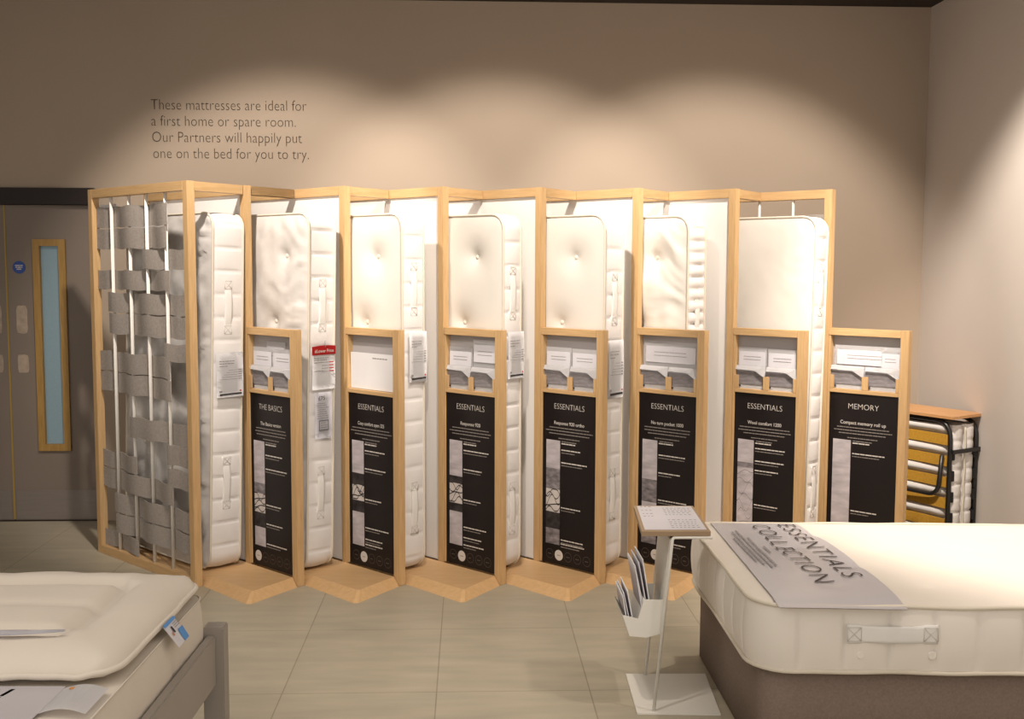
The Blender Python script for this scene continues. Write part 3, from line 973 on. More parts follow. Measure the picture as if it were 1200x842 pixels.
for i in range(1, 8):
    LL = L * (1.0 if i < 7 else 1.05)
    st = thing('info_board', IL[i], 'information board', group='information boards with leaflet racks')
    st.matrix_world = fin_empty_matrix(i)
    w = LL - PW
    title, head, hot = BOARDS[i]
    bxo('post', 'oak_v', st, w, LL, 0, PW, 0, HI)
    bxo('stile', 'oak_v', st, 0.001, 0.016, 0.002, PW, HP + 0.004, HI - 0.040)
    bxo('top_rail', 'oak_h', st, 0.001, w, 0, PW, HI - 0.040, HI - 0.001)
    zt = 1.000
    rack = bxo('leaflet_rack', 'oak_h', st, 0.016, w, 0.0005, PW, zt + 0.002, zt + 0.024)
    if i != 2:
        for a, b in ((0.016, 0.040), (w * 0.49, w * 0.49 + 0.036), (w - 0.020, w)):
            bxo('lip', 'oak_v', rack, a, b, 0.001, 0.010, zt + 0.024, zt + 0.098)
    bxo('backing', 'backing', st, 0.016, w, PW - 0.006, PW - 0.002, zt + 0.024, HI - 0.04, bev=0)
    zb = HP + 0.006
    bd = bxo('black_panel', 'black', st, 0.016, w, 0.008, 0.02, zb, zt + 0.002, bev=0)
    y = 0.0068
    ux, uz = (1, 0, 0), (0, 0, 1)
    xm = 0.016 + (w - 0.016) * 0.5
    pw = w - 0.016
    H = zt - zb
    Z = lambda f: zt - f * H
    bm = bmesh.new()
    add_text(bm, title, (xm, y, Z(0.088)), ux, uz, width=pw * (0.56 if i != 7 else 0.44), size=0.044, thin=-0.016)
    obj('heading', bm, 'print_white', bd, recalc=False)
    bm = bmesh.new()
    add_text(bm, head, (xm, y, Z(0.178)), ux, uz, width=pw * {1: .5, 2: .58, 3: .40, 4: .56, 5: .56, 6: .55, 7: .66}[i], size=0.027, thin=0.006)
    obj('product_title', bm, 'print_white', bd, recalc=False)
    R = random.Random(i)
    bm = bmesh.new()
    for k, ww in enumerate((0.84, 0.90, 0.76, 0.44, 0.28)):
        ww *= R.uniform(0.85, 1.0)
        print_line(bm, (xm - pw * ww / 2, y, Z(0.200 + 0.0175 * k + (0.008 if k > 2 else 0))), ux, uz, pw * ww, 0.0052, 0, R)
    x0s = 0.016 + pw * 0.36
    f0, f1 = 0.272, 0.885
    for q in SIDE[i]:
        fz = f0 + (f1 - f0) * q
        ww = R.uniform(0.36, 0.52) if q > 0.05 else 0.26
        print_line(bm, (x0s, y, Z(fz)), ux, uz, pw * ww, 0.0062, 1, R)
        if q > 0.05:
            print_line(bm, (x0s, y, Z(fz + 0.016)), ux, uz, pw * ww * R.uniform(0.6, 0.95), 0.005, 0, R)
    obj('small_print', bm, ['print_grey', 'print_white'], bd)
    # picture strip
    names = [s[2] for s in STRIPS[i]]
    uniq = sorted(set(names)) + ['photo_dark']
    bm = bmesh.new()
    xs0, xs1 = 0.016 + pw * 0.07, 0.016 + pw * 0.335
    for a, b, nm in STRIPS[i]:
        quad(bm, [(xs0, y + 0.0004, Z(f0 + (f1 - f0) * b)), (xs1, y + 0.0004, Z(f0 + (f1 - f0) * b)), (xs1, y + 0.0004, Z(f0 + (f1 - f0) * a)), (xs0, y + 0.0004, Z(f0 + (f1 - f0) * a))], uniq.index(nm))
        if nm == 'photo_spring' or (i == 6 and b == 1):
            za, zb2 = Z(f0 + (f1 - f0) * b), Z(f0 + (f1 - f0) * a)
            nn = 5 if nm == 'photo_spring' else 9
            for k in range(nn):
                zc = za + (zb2 - za) * (k + 0.5) / nn
                amp = R.uniform(-0.04, 0.04)
                pts = [(xs0 + (xs1 - xs0) * t / 8, y - 0.0002, min(zb2 - .003, max(za + .003, zc + amp * math.sin(t * 0.8 + k) + 0.02 * (t / 8 - .5)))) for t in range(9)]
                for p0, p1 in zip(pts, pts[1:]):
                    q = 0.006 if nm == 'photo_spring' else 0.0018
                    quad(bm, [p0, p1, (p1[0], p1[1], p1[2] + q), (p0[0], p0[1], p0[2] + q)], len(uniq) - 1)
    obj('picture_strip', bm, uniq, bd)
    for k in range(5):
        cx, cz, rr = 0.016 + pw * (0.15 + 0.175 * k), Z(0.945), 0.027
        bm = bmesh.new()
        hotk = (k == hot - 1)
        n = 28
        for a in range(n):
            t0, t1 = 2 * math.pi * a / n, 2 * math.pi * (a + 1) / n
            r1, r0 = (rr * 1.1, 0) if hotk else (rr, rr * 0.91)
            P0, P1 = [(cx + r1 * math.cos(t) * 0.98, y, cz + r1 * math.sin(t)) for t in (t0, t1)]
            if r0:
                Q0, Q1 = [(cx + r0 * math.cos(t), y, cz + r0 * math.sin(t)) for t in (t0, t1)]
                quad(bm, [P0, P1, Q1, Q0], 0)
            else:
                f = bm.faces.new([bm.verts.new(p) for p in (P0, P1, (cx, y, cz))])
        print_line(bm, (cx - 0.012, y - 0.0005, cz - 0.003), ux, uz, 0.024, 0.005, 1 if hotk else 0, R)
        obj('rating_circle', bm, ['print_white' if hotk else 'print_dim', 'ink_grey'], bd)
    # leaflets
    if i == 2:
        o = thing('backing_card', 'large blank white card standing in the otherwise empty leaflet rack', 'card')
        o.matrix_world = fin_empty_matrix(i) @ Matrix.Translation((0, 0, zt + 0.024))
        bxo('card', 'paper', o, 0.018, w - 0.004, 0.022, 0.026, 0.001, 0.20)
        bm = bmesh.new(); print_line(bm, (w * 0.52, 0.0215, 0.17), ux, uz, 0.12, 0.006, 0, R)
        obj('small_print', bm, 'ink_grey', o)
    else:
        wh = LEAF_WHERE[i]
        lw = w * 0.46
        zl = zt + 0.0245
        leaflet(i, 0.018 + lw / 2, 0.019, zl, lw, 0.128, 'folded grey-covered leaflet at front left ' + wh, 'front')
        leaflet(i, w - 0.006 - lw / 2, 0.019, zl, lw, 0.128, 'folded grey-covered leaflet at front right ' + wh, 'front')
        if i in (7, 5):
            leaflet(i, w * 0.52, 0.0295, zl, w * 0.90, 0.262 if i == 5 else 0.240, 'wide white leaflet standing at the back ' + wh, 'wide')
            if i == 7:
                leaflet(i, w - 0.06, 0.0255, zl, 0.105, 0.228, 'narrow white leaflet at back right ' + wh, 'back')
        else:
            leaflet(i, 0.02 + lw / 2, 0.0275, zl, lw, 0.228, 'tall white leaflet at back left ' + wh, 'back')
            leaflet(i, w - 0.008 - lw / 2, 0.0275, zl, lw, 0.226 if i != 3 else 0.275, 'tall white leaflet at back right ' + wh, 'back')
        if i == 1:
            leaflet(i, w * 0.58, 0.0335, zl, lw * 0.95, 0.262, 'white leaflet peeping out behind the others ' + wh, 'back')

# ---------------------------------------------------------------- folding guest bed in the corner
fb = thing('folding_guest_bed', 'black steel folding guest bed with yellow slats, folded up by the right wall', 'folding bed',
           (2.815, 6.16, 0), (0, 0, math.atan2(0.5, 0.866)))
# local x = short side (right-back), local y = long side (back-left), origin at the near corner
W2, DL, HB = 0.245, 0.74, 0.80
for x in (0.0, W2):
    bm = bmesh.new()
    pts = arc_path([(x, 0, 0.05), (x, 0, HB), (x, DL, HB), (x, DL, 0.05)], 0.11, 8)
    tube(bm, pts, 0.0135, 10)
    fr = obj('tube_frame', bm, 'steel', fb)
    for y in (0, DL):
        bm = bmesh.new(); bmesh.ops.create_uvsphere(bm, u_segments=10, v_segments=6, radius=0.024, matrix=Matrix.Translation((x, y, 0.026)))
        obj('foot', bm, 'clip', fr, smooth=True)
    for k in range(5):
        z = 0.60 - k * 0.125
        sx = 1 if x == 0 else -1
        for yy in (0.0,):
            bxo('clip', 'clip', fr, *(sorted((x + sx * 0.010, x + sx * 0.034))), -0.012, 0.02, z - 0.03, z + 0.03)
    for k in range(6):
        z = 0.69 - k * 0.125
        xa = (x - 0.012, x - 0.004) if x == 0 else (x + 0.004, x + 0.012)
        bm = bmesh.new()
        n = 10; rows = []
        for q in range(n + 1):
            t = q / n; y = 0.012 + (DL - 0.024) * t
            bow = 0.02 * math.sin(math.pi * t) * (1 if x == 0 else -1)
            rows.append([bm.verts.new((xx + bow, y, zz)) for xx, zz in ((xa[0], z - 0.031), (xa[1], z - 0.031), (xa[1], z + 0.031), (xa[0], z + 0.031))])
        for q in range(n):
            for j in range(4):
                bm.faces.new((rows[q][j], rows[q][(j + 1) % 4], rows[q + 1][(j + 1) % 4], rows[q + 1][j]))
        bm.faces.new(rows[0]); bm.faces.new(rows[-1][::-1])
        obj('slat', bm, 'beech', fb)
bxo('cross_bar', 'steel', fb, -0.012, W2 + 0.02, -0.030, -0.016, 0.610, 0.634)
bm = bmesh.new()
tube(bm, arc_path([(-0.03, 0.03, 0.60), (-0.034, 0.05, 0.36), (-0.034, DL - 0.06, 0.36), (-0.03, DL - 0.04, 0.60)], 0.07, 8), 0.0125, 10)
obj('folding_leg', bm, 'steel', fb)
bm = bmesh.new()
prism(bm, [(-0.03, -0.035, HB + 0.016), (W2 + 0.045, -0.02, HB + 0.016), (W2 + 0.045, DL + 0.03, HB + 0.016), (-0.03, DL + 0.03, HB + 0.016)], (0, 0, 0.016))
obj('top_board', bm, 'beech_top', fb)
# two mattress halves standing between the frames
for k, xa in enumerate((0.020, 0.1255)):
    r_ = obj('mattress_half', box(bmesh.new(), xa + 0.004, xa + 0.090, 0.012, DL - 0.02, 0.085, HB - 0.03, 0.02), 'border', fb)
    sub = bpy.data.objects.new('tmp', None)
    # puffy quilted skin and the bulges between the slats
    bm = bmesh.new()
    ny, nz = 14, 70
    th = 0.098
    g = []
    prof = [(0, 0), (0.15, -0.016), (0.5, -0.022), (0.85, -0.016), (1, 0)]
    for iz in range(nz + 1):
        z = 0.075 + (HB - 0.10 - 0.0) * iz / nz
        q = abs(((z / 0.085) % 1.0) - 0.5) * 2
        pf = 0.010 * (1 - q ** 6)
        g.append([bm.verts.new((xa + th * a, b - pf + 0.02, z)) for a, b in prof])
    for iz in range(nz):
        for j in range(4):
            f = bm.faces.new((g[iz][j], g[iz][j + 1], g[iz + 1][j + 1], g[iz + 1][j])); f.smooth = True
    obj('quilted_edge', bm, 'border', r_)
    bm = bmesh.new()
    sgn = -1 if k == 0 else 1
    xs = xa if k == 0 else xa + th
    g = []
    for iz in range(nz + 1):
        z = 0.075 + (HB - 0.10) * iz / nz
        row = []
        for iy in range(ny + 1):
            y = 0.005 + (DL - 0.03) * iy / ny
            b = max(0, math.cos((z - 0.69 - 0.0625) / 0.125 * 2 * math.pi)) * 0.030 + 0.004 * noise.noise(Vector((y * 8, z * 12, k)))
            e = min(1, min(y, DL - y) / 0.06)
            row.append(bm.verts.new((xs + sgn * b * e - sgn * 0.004, y, z)))
        g.append(row)
    for iz in range(nz):
        for j in range(ny):
            f = bm.faces.new((g[iz][j], g[iz][j + 1], g[iz + 1][j + 1], g[iz + 1][j])); f.smooth = True
    obj('cover', bm, 'damask_white', r_)
    bpy.data.objects.remove(sub)
bm = bmesh.new()
tube(bm, [(0.1215 + 0.003 * math.sin(z * 40), -0.012, z) for z in [0.08 + 0.02 * k for k in range(35)]], 0.006, 8)
obj('piping', bm, 'piping', fb)

# ---------------------------------------------------------------- divan bed at right
YB, XB = 3.475, 0.955
shear = lambda a, b: (XB + a + 0.012 * b, YB - 0.055 * a + b)
base = thing('divan_base', 'taupe upholstered divan base under the ivory mattress at right', 'bed base', (1.95, 4.0, 0))
bm = bmesh.new()
pts = outline(1.82, 1.10, 0.07, 0.03)
top = []
ring0, ring1, ring2 = [], [], []
for a, b in pts:
    x, y = shear(a + 0.035, b + 0.035)
    n = out_normal(a, b, 1.82, 1.10, 0.07)
    ring0.append(bm.verts.new((x - 1.95, y - 4.0, 0.012)))
    ring1.append(bm.verts.new((x - 1.95, y - 4.0, 0.315)))
    ring2.append(bm.verts.new((x - n.x * 0.015 - 1.95, y - n.y * 0.015 - 4.0, 0.332)))
n = len(ring0)
for k in range(n):
    for A, B in ((ring0, ring1), (ring1, ring2)):
        f = bm.faces.new((A[k], A[(k + 1) % n], B[(k + 1) % n], B[k])); f.smooth = True
bm.faces.new(ring2); bm.faces.new(ring0[::-1])
obj('upholstered_box', bm, 'divan', base, smooth=True)
for x, y in ((0.1, 0.1), (1.72, 0.1), (0.1, 1.0), (1.72, 1.0)):
    X, Y = shear(x + 0.035, y + 0.035)
    bm = bmesh.new()
    bmesh.ops.create_cone(bm, cap_ends=True, segments=14, radius1=0.025, radius2=0.025, depth=0.014, matrix=Matrix.Translation((X - 1.95, Y - 4.0, 0.007)))
    obj('glide', bm, 'steel', base)

MZ0, MTK, MW, MH = 0.350, 0.222, 1.90, 1.165
bed = thing('mattress', 'ivory mattress with a stitched side handle lying on the divan base at right', 'mattress', (XB, YB, MZ0))
btuft = [(0.30 + 0.36 * k + (0.18 if q % 2 else 0), 0.22 + 0.24 * q) for k in range(5) for q in range(4) if 0.30 + 0.36 * k + (0.18 if q % 2 else 0) < 1.75]


def bed_map(a, b, c):
    x, y = shear(a, b)
    return Vector((x - XB, y - YB, MTK - c))


BT = dict(dome=0.012, td=0.010, tr=0.10, wr=0.0)
mattress_parts(bed, MW, MH, MTK, 0.13, bed_map, cover='cream_bed', border='border_bed', pipe='piping', tufts=btuft, seam=0.148, seam_off=0.005,
               puff=0.004, bulge=0.011, step=0.010, seed=2.2, tuft_part=False, pr=0.0075, wob=0.006, seam_w=0.006, seam_d=0.010, **BT)
hx = 0.445
hd = shear(hx, 0)
handle(bed, (hd[0] - XB, hd[1] - YB - 0.014, 0.135), (1, -0.055, 0), (0, 0, 1), (0, -1, 0), ln=0.30, wd=0.064, midw=0.44)
for dx in (-0.10, 0.135):
    bm = bmesh.new()
    q = shear(hx + dx, 0)
    bmesh.ops.create_cone(bm, cap_ends=True, segments=20, radius1=0.015, radius2=0.012, depth=0.004,
                          matrix=Matrix.Translation((q[0] - XB, q[1] - YB - 0.012, 0.062)) @ Matrix.Rotation(math.pi / 2, 4, 'X'))
    obj('air_vent', bm, 'border_bed', bed)


def bed_top(X, Y):
    a = X - XB; b = Y - YB + 0.055 * a; a = a - 0.012 * b
    a = min(max(a, 0), MW); b = min(max(b, 0), MH)
    return MZ0 + MTK + face_height(a, b, MW, MH, BT['dome'], btuft, BT['td'], BT['tr'], 0, 0)


# lilac-grey banner laid across the bed
ban = thing('bed_banner', 'lilac-grey banner printed ESSENTIALS COLLECTION across the ivory mattress', 'banner', (1.22, 4.0, 0))
bm = bmesh.new()
nv, nu = 44, 14
front, back = [], []
for kv in range(nv + 1):
    v = kv / nv
    Y = 3.437 + (4.60 - 3.437) * v
    xa = 1.022 + 0.03 * v + 0.0 * math.sin(v * 3.1)
    xb = 1.440 - 0.02 * v + 0.028 * math.sin(v * math.pi)
    ra, rb = [], []
    for ku in range(nu + 1):
        X = xa + (xb - xa) * ku / nu
        yy = Y - 0.03 * ku / nu
        z = bed_top(X, yy + 0.0) + 0.006 + 0.0025 * noise.noise(Vector((X * 7, Y * 5, 1)))
        ra.append(bm.verts.new((X - 1.22, yy - 4.0, z))); rb.append(bm.verts.new((X - 1.22, yy - 4.0, z - 0.0015)))
    front.append(ra); back.append(rb)
for kv in range(nv):
    for ku in range(nu):
        for g in (front, back):
            f = bm.faces.new((g[kv][ku], g[kv][ku + 1], g[kv + 1][ku + 1], g[kv + 1][ku])); f.smooth = True
sheet = obj('sheet', bm, 'banner', ban, recalc=False)


def lay(bm):
    bmesh.ops.triangulate(bm, faces=bm.faces[:])
    bmesh.ops.subdivide_edges(bm, edges=[e for e in bm.edges if e.calc_length() > 0.02], cuts=2)
    for v in bm.verts:
        v.co.z = bed_top(v.co.x + 1.22, v.co.y + 4.0) + 0.0112


bm = bmesh.new()
add_text(bm, 'ESSENTIALS', (1.325 - 1.22, 4.60 - 4.0 - 0.065, 0), (0.02, -1, 0), (1, 0.02, 0), width=0.80, size=0.108, align='LEFT', thin=-0.013, space=1.16)
lay(bm)
obj('lettering', bm, 'banner_ink', sheet, recalc=False)
bm = bmesh.new()
add_text(bm, 'COLLECTION', (1.205 - 1.22, 4.60 - 4.0 - 0.085, 0), (0.02, -1, 0), (1, 0.02, 0), width=0.82, size=0.108, align='LEFT', thin=-0.013, space=1.16)
lay(bm)
obj('lettering', bm, 'banner_ink', sheet, recalc=False)
bm = bmesh.new()
R = random.Random(3)
for k, (x, y0, ln) in enumerate(((1.165, 4.17, 0.10), (1.135, 4.30, 0.42), (1.115, 4.42, 0.56), (1.095, 4.40, 0.5), (1.078, 4.30, 0.36))):
    print_line(bm, (x - 1.22, y0 - 4.0, 0), (0, -1, 0), (1, 0, 0), ln, 0.008, 0, R)
lay(bm)
obj('small_print', bm, 'ink_grey', sheet, recalc=False)

# ---------------------------------------------------------------- sign stand beside the divan
st = thing('sign_stand', 'white metal sign stand with a tilted board and brochure pockets, left of the divan', 'sign stand', (0.81, 4.15, 0))
bm = bmesh.new()
prism(bm, [(0.640 - .81, 3.955 - 4.15, 0.001), (0.955 - .81, 3.935 - 4.15, 0.001), (0.985 - .81, 4.345 - 4.15, 0.001), (0.655 - .81, 4.355 - 4.15, 0.001)], (0, 0, 0.006))
obj('base_plate', bm, 'white_metal', st)
bm = bmesh.new()
tube(bm, arc_path([(0.706 - .81, 3.972 - 4.15, 0.006), (0.764 - .81, 3.955 - 4.15, 0.683), (0.912 - .81, 3.95 - 4.15, 0.683)], 0.012, 4), 0.0065, 8, rx=0.0075)
obj('front_leg', bm, 'white_metal', st)
bm = bmesh.new()
tube(bm, arc_path([(0.734 - .81, 4.34 - 4.15, 0.006), (0.775 - .81, 4.26 - 4.15, 0.693), (0.88 - .81, 4.26 - 4.15, 0.700)], 0.012, 4), 0.0065, 8, rx=0.0075)
obj('rear_leg', bm, 'white_metal', st)
bm = bmesh.new()
prism(bm, [(0.732 - .81, 3.985 - 4.15, 0.305), (0.762 - .81, 3.972 - 4.15, 0.672), (0.772 - .81, 4.25 - 4.15, 0.685), (0.748 - .81, 4.28 - 4.15, 0.305)], (-0.006, 0, 0))
obj('side_panel', bm, 'white_metal', st)
# stepped brochure holder
holder_pts = [(0.666, 0.437), (0.742, 0.434), (0.730, 0.304), (0.675, 0.289), (0.612, 0.295), (0.584, 0.378), (0.644, 0.362)]
bm = bmesh.new()
for y in (3.985, 4.20):
    prism(bm, [(x - .81, y - 4.15, z) for x, z in holder_pts], (0, 0.004, 0))
for (xa, za), (xb, zb_) in (((0.730, 0.304), (0.675, 0.289)), ((0.675, 0.289), (0.612, 0.295)), ((0.612, 0.295), (0.584, 0.382)), ((0.640, 0.300), (0.664, 0.438)), ((0.600, 0.33), (0.5835, 0.382))):
    prism(bm, [(xa - .81, 3.986 - 4.15, za), (xb - .81, 3.986 - 4.15, zb_), (xb - .81 + 0.004, 3.986 - 4.15, zb_), (xa - .81 + 0.004, 3.986 - 4.15, za)], (0, 0.217, 0))
obj('brochure_holder', bm, 'white_metal', st)
# board
PX = lambda x, y, z: Vector((x - .81, y - 4.15, z))
bA, bB, bC, bD = PX(0.647, 3.95, 0.690), PX(0.905, 3.945, 0.690), PX(0.893, 4.215, 0.727), PX(0.658, 4.225, 0.727)
nrm = (bB - bA).cross(bD - bA).normalized()
bm = bmesh.new(); prism(bm, [bA, bB, bC, bD], nrm * 0.018)
brd = obj('board', bm, 'mount', st)
bl = lambda u, v, h: (bA * (1 - u) + bB * u) * (1 - v) + (bD * (1 - u) + bC * u) * v + nrm * h
bm = bmesh.new()
quad(bm, [bl(0.05, 0.06, 0.0188), bl(0.96, 0.06, 0.0188), bl(0.96, 0.97, 0.0188), bl(0.05, 0.97, 0.0188)])
shp = obj('printed_sheet', bm, 'sheet', brd)
bm = bmesh.new(); R = random.Random(11)
for u0, wd, vs in ((0.10, 0.14, (0.93, 0.80, 0.66, 0.56)), (0.46, 0.42, (0.88, 0.82, 0.76, 0.70, 0.62)), (0.46, 0.42, (0.42, 0.34, 0.27, 0.20, 0.13))):
    for v in vs:
        u = u0
        while u < u0 + wd:
            q = R.uniform(0.02, 0.05)
            quad(bm, [bl(u, v, 0.0194), bl(u + q, v, 0.0194), bl(u + q, v + 0.018, 0.0194), bl(u, v + 0.018, 0.0194)])
            u += q + 0.03
obj('small_print', bm, 'ink_grey', shp)
# brochures standing in the holder
BL = ['tallest brochure at the back of the upper pocket of the sign stand', 'blue-grey brochure, second from the back in the upper pocket of the sign stand',
      'brochure third from the back in the upper pocket of the sign stand', 'foremost brochure in the upper pocket of the sign stand',
      'rear brochure in the lower pocket of the sign stand', 'middle brochure in the lower pocket of the sign stand', 'front brochure leaning out of the lower pocket of the sign stand']
for k in range(7):
    up_ = k < 4
    x = (0.708 - 0.011 * k) if up_ else (0.634 - 0.012 * (k - 4))
    z0 = 0.308 if up_ else 0.310
    h = (0.285 - 0.012 * k) if up_ else (0.160 - 0.010 * (k - 4))
    o = thing('brochure', BL[k], 'brochure', (x, 4.095, z0), (0, -0.17 - (0.02 * (k % 3)), 0), 'brochures in the sign stand pockets')
    bm = bmesh.new()
    d = 0.0985 - 0.004 * (k % 3)
    box(bm, -0.002, 0.002, -d, d, 0, h, 0.0005)
    pg = obj('pages', bm, 'paper_cool' if k % 2 else 'paper', o)
    bm = bmesh.new()
    quad(bm, [(-0.0026, -d * 0.95, h * 0.35), (-0.0026, d * 0.95, h * 0.35), (-0.0026, d * 0.95, h * 0.9), (-0.0026, -d * 0.95, h * 0.9)])
    obj('cover_photo', bm, 'photo_light', pg)

# ---------------------------------------------------------------- bedstead, mattress and topper at lower left
BA = math.radians(1.8)
lu = Vector((math.sin(BA), math.cos(BA), 0)); llv = Vector((-lu.y, lu.x, 0))   # lu: along the foot rail to the back; llv: towards the head, left
foot = Vector((-0.775, 3.415, 0))
bedrot = (0, 0, -BA)
# local frame: x = right (away from the bed head), y = back; bed lies at x < 0
bs = thing('bedstead', 'grey painted timber bedstead at lower left, only its foot end showing', 'bed frame', (foot.x, foot.y, 0), bedrot)
BW = 1.42
for y in (0, -BW):
    bm = bmesh.new()
    box(bm, -0.066, 0.0, y - 0.033, y + 0.033, 0, 0.545, 0.004)
    obj('post', bm, 'frame_grey', bs)
bxo('foot_rail', 'frame_grey', bs, -0.052, -0.024, -BW + 0.033, -0.033, 0.36, 0.522, bev=0.004)
for y in (-0.014, -BW - 0.014):
    bxo('side_rail', 'frame_grey', bs, -1.96, -0.066, y, y + 0.026, 0.36, 0.50, bev=0.003)
for k in range(9):
    bxo('slat', 'frame_grey', bs, -0.20 - k * 0.21, -0.11 - k * 0.21, -BW - 0.01, 0.008, 0.395, 0.415)
for y in (0, -BW):
    bxo('leg', 'frame_grey', bs, -1.96, -1.90, y - 0.03, y + 0.03, 0, 0.36)
mroot = thing('mattress', 'plain cream mattress on the grey bedstead, under the quilted topper', 'mattress', (foot.x, foot.y, 0.418), bedrot)
MLT, MLW = 0.225, 1.36
mattress_parts(mroot, 1.82, MLW, MLT, 0.06, lambda a, b, c: Vector((-0.07 - a, -MLW + 0.006 + b, MLT - c)), cover='topper', border='topper', pipe='topper',
               dome=0.01, td=0.0, seam=0.5, puff=0.0, bulge=0.012, step=0.025, grid=0.04, seed=5, pr=0.003, wr=0.002)
ZM = 0.418 + MLT + 0.013
# topper
tp_ = thing('mattress_topper', 'puffy quilted cream mattress topper with piped edge on the lower-left bed', 'mattress topper', (foot.x, foot.y, ZM), bedrot)
TW, TL = 1.70, 0.80     # along the bed, across it
TX0, TY0 = -0.075, 0.012
def topper_h(a, b):
    e = min(a, b, TL - b)
    base = 0.062 * (1 - math.exp(-max(e, 0.0) / 0.045))
    inner = 0.175
    s = 0.0
    if a > inner - 0.02 and inner - 0.02 < b < TL - inner + 0.02 or True:
        d1 = abs(a - inner) if inner < b < TL - inner else 9
        d2 = min(abs(b - inner), abs(b - (TL - inner))) if a > inner else 9
        d3 = min(abs(b - 0.385), 9) if a > inner and inner < b < TL - inner else 9
        d4 = min(abs(a - inner - 0.62 * k) for k in (1, 2)) if a > inner and inner < b < TL - inner else 9
        s = 0.034 * math.exp(-(min(d1, d2) / 0.026) ** 2) + 0.010 * math.exp(-(d3 / 0.022) ** 2) + 0.024 * math.exp(-(d4 / 0.024) ** 2)
    wv = 0.010 * noise.noise(Vector((a * 4, b * 4, 2))) + 0.009 * noise.noise(Vector((a * 16, b * 5, 5))) * math.exp(-min(b, TL - b) / 0.1)
    return base - s + wv
bm = bmesh.new()
na, nb = 90, 46
g, gb = [], []
for ia in range(na + 1):
    row, rowb = [], []
    for ib in range(nb + 1):
        a, b = TW * ia / na, TL * ib / nb
        a2, b2 = corner_map(a, b, TW, TL, 0.09)
        wob = 0.012 * noise.noise(Vector((a * 3.5, b * 4.5, 9)))
        e = min(a, b, TL - b)
        k = math.exp(-e / 0.06)
        x, y = TX0 - a2 + wob * k, TY0 - b2 + wob * k
        lift = 0.010 * k * (1 + noise.noise(Vector((a * 3, b * 3, 4)))) + 0.004
        z = lift + 0.016 + topper_h(a, b)
        row.append(bm.verts.new((x, y, z)))
        rowb.append(bm.verts.new((x, y, 0.0035 + lift * k)))
    g.append(row); gb.append(rowb)
for ia in range(na):
    for ib in range(nb):
        for q in (g, gb):
            f = bm.faces.new((q[ia][ib], q[ia + 1][ib], q[ia + 1][ib + 1], q[ia][ib + 1])); f.smooth = True
rim = [(0, ib) for ib in range(nb)] + [(ia, nb) for ia in range(na)] + [(na, ib) for ib in range(nb, 0, -1)] + [(ia, 0) for ia in range(na, 0, -1)]
for k in range(len(rim)):
    (i0, j0), (i1, j1) = rim[k], rim[(k + 1) % len(rim)]
    f = bm.faces.new((g[i0][j0], g[i1][j1], gb[i1][j1], gb[i0][j0])); f.smooth = True
rimpts = [(g[i][j].co * 0.55 + gb[i][j].co * 0.45) for i, j in rim]
tc_ = obj('quilted_body', bm, 'topper', tp_)
bm = bmesh.new(); tube(bm, rimpts, 0.0085, 8, closed=True)
obj('piping', bm, 'topper', tp_)
# blue and white care label hanging from the topper edge
bm = bmesh.new()
def lab_quad(u0, u1, v0, v1, mi, lift):
    P_ = lambda u, v: Vector((TX0 + 0.016 + 0.020 * v + 0.012 * v * v + lift * 0.8, -0.352 - 0.095 * u + 0.045 * v, 0.034 - 0.030 * v - 0.045 * v * v + lift * 0.6))
    quad(bm, [P_(u0, v0), P_(u1, v0), P_(u1, v1), P_(u0, v1)], mi)
lab_quad(0, 1, 0, 1, 0, 0)
lab_quad(0.0, 1.0, 0.0, 0.22, 1, 0.0012)
lab_quad(0.0, 0.42, 0.62, 1.0, 1, 0.0012)
lab_quad(0.62, 0.72, 0.35, 0.62, 2, 0.0016)
lab_quad(0.80, 0.88, 0.55, 0.68, 3, 0.0016)
for k in range(3):
    lab_quad(0.08, 0.5, 0.30 + 0.09 * k, 0.325 + 0.09 * k, 4, 0.0016)
lb = obj('care_label', bm, ['paper_cool', 'blue_label', 'ink', 'orange', 'ink_grey'], tp_)
lb['label'] = 'blue and white care label'
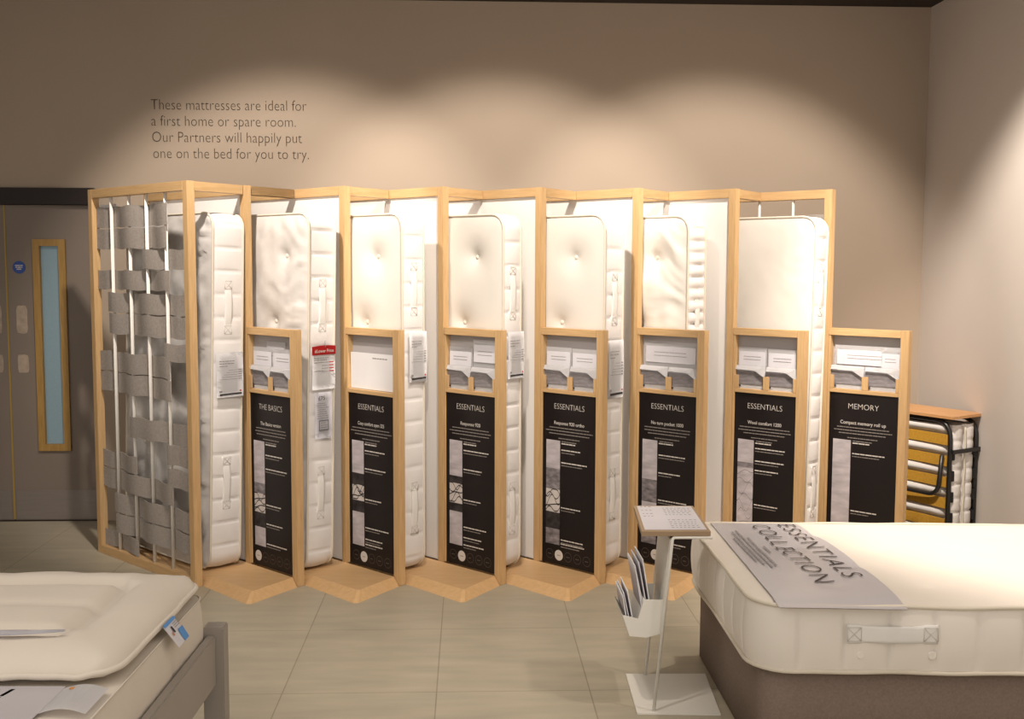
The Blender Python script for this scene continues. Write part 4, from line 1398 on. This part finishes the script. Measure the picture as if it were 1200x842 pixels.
# white fold-over strip on the topper
bm = bmesh.new()
n = 14; rows = []
for k in range(n + 1):
    a = 0.165 + 0.9 * k / n
    b = 0.675 + 0.004 * math.sin(k * 1.3)
    wd = 0.042 * min(1, (k + 0.4) / 3)
    rows.append([Vector((TX0 - a, TY0 - b - wd * (q - 0.5), 0.034 + topper_h(a, b + wd * (q - 0.5)) + 0.006 * math.sin(q * math.pi))) for q in (0, 0.33, 0.66, 1)])
v = [[bm.verts.new(p) for p in r] for r in rows]
for k in range(n):
    for j in range(3):
        f = bm.faces.new((v[k][j], v[k + 1][j], v[k + 1][j + 1], v[k][j + 1])); f.smooth = True
bmesh.ops.solidify(bm, geom=bm.faces[:], thickness=0.003)
rb = tag(obj('white_ribbon', bm, 'paper_cool'), 'thin white strip of fabric lying on the quilted topper', 'ribbon')
rb.location = (foot.x, foot.y, ZM); rb.rotation_euler = bedrot
# grey printed banner and white sewn tag on the bare mattress in front of the topper
bb = thing('bed_banner', 'grey printed banner on the lower-left mattress, in front of the topper', 'banner', (foot.x, foot.y, ZM), bedrot)
bm = bmesh.new()
n = 10
for k in range(n):
    y0, y1 = -0.80 - 0.05 * k, -0.85 - 0.05 * k
    quad(bm, [(-0.185 - 0.0 * k, y0, 0.003), (-0.185, y1, 0.003), (-0.62, y1, 0.003), (-0.62, y0, 0.003)])
bmesh.ops.remove_doubles(bm, verts=bm.verts[:], dist=0.0005)
bmesh.ops.solidify(bm, geom=bm.faces[:], thickness=0.0015)
s_ = obj('sheet', bm, 'banner', bb)
bm = bmesh.new(); R = random.Random(5)
for k in range(2):
    print_line(bm, (-0.30 - 0.035 * k, -0.82, 0.0045), (-0.25, -1, 0), (-1, 0.25, 0), 0.35, 0.010, 0, R)
for k in range(7):
    q = Vector((-0.365 - 0.014 * k, -0.818 - 0.022 * k, 0.0045))
    quad(bm, [q, q + Vector((0.011, 0, 0)), q + Vector((0.011, 0.011, 0)), q + Vector((0, 0.011, 0))], 1)
obj('small_print', bm, ['ink_grey', 'ink'], s_)
tg = thing('mattress_tag', 'small white tag with an orange mark at the edge of the lower-left mattress', 'tag', (foot.x, foot.y, ZM), bedrot)
bm = bmesh.new()
rows = []
for k in range(7):
    x = -0.185 + 0.11 * k / 6
    z = 0.004 + 0.012 * math.sin(math.pi * k / 6)
    rows.append((bm.verts.new((x, -0.815, z)), bm.verts.new((x, -0.965, z))))
for k in range(6):
    bm.faces.new((rows[k][0], rows[k + 1][0], rows[k + 1][1], rows[k][1]))
bmesh.ops.solidify(bm, geom=bm.faces[:], thickness=0.0015)
t_ = obj('tag_cloth', bm, 'paper', tg)
bm = bmesh.new(); bmesh.ops.create_cone(bm, cap_ends=True, segments=14, radius1=0.008, radius2=0.008, depth=0.001, matrix=Matrix.Translation((-0.155, -0.835, 0.0135)))
obj('orange_mark', bm, 'orange', t_)
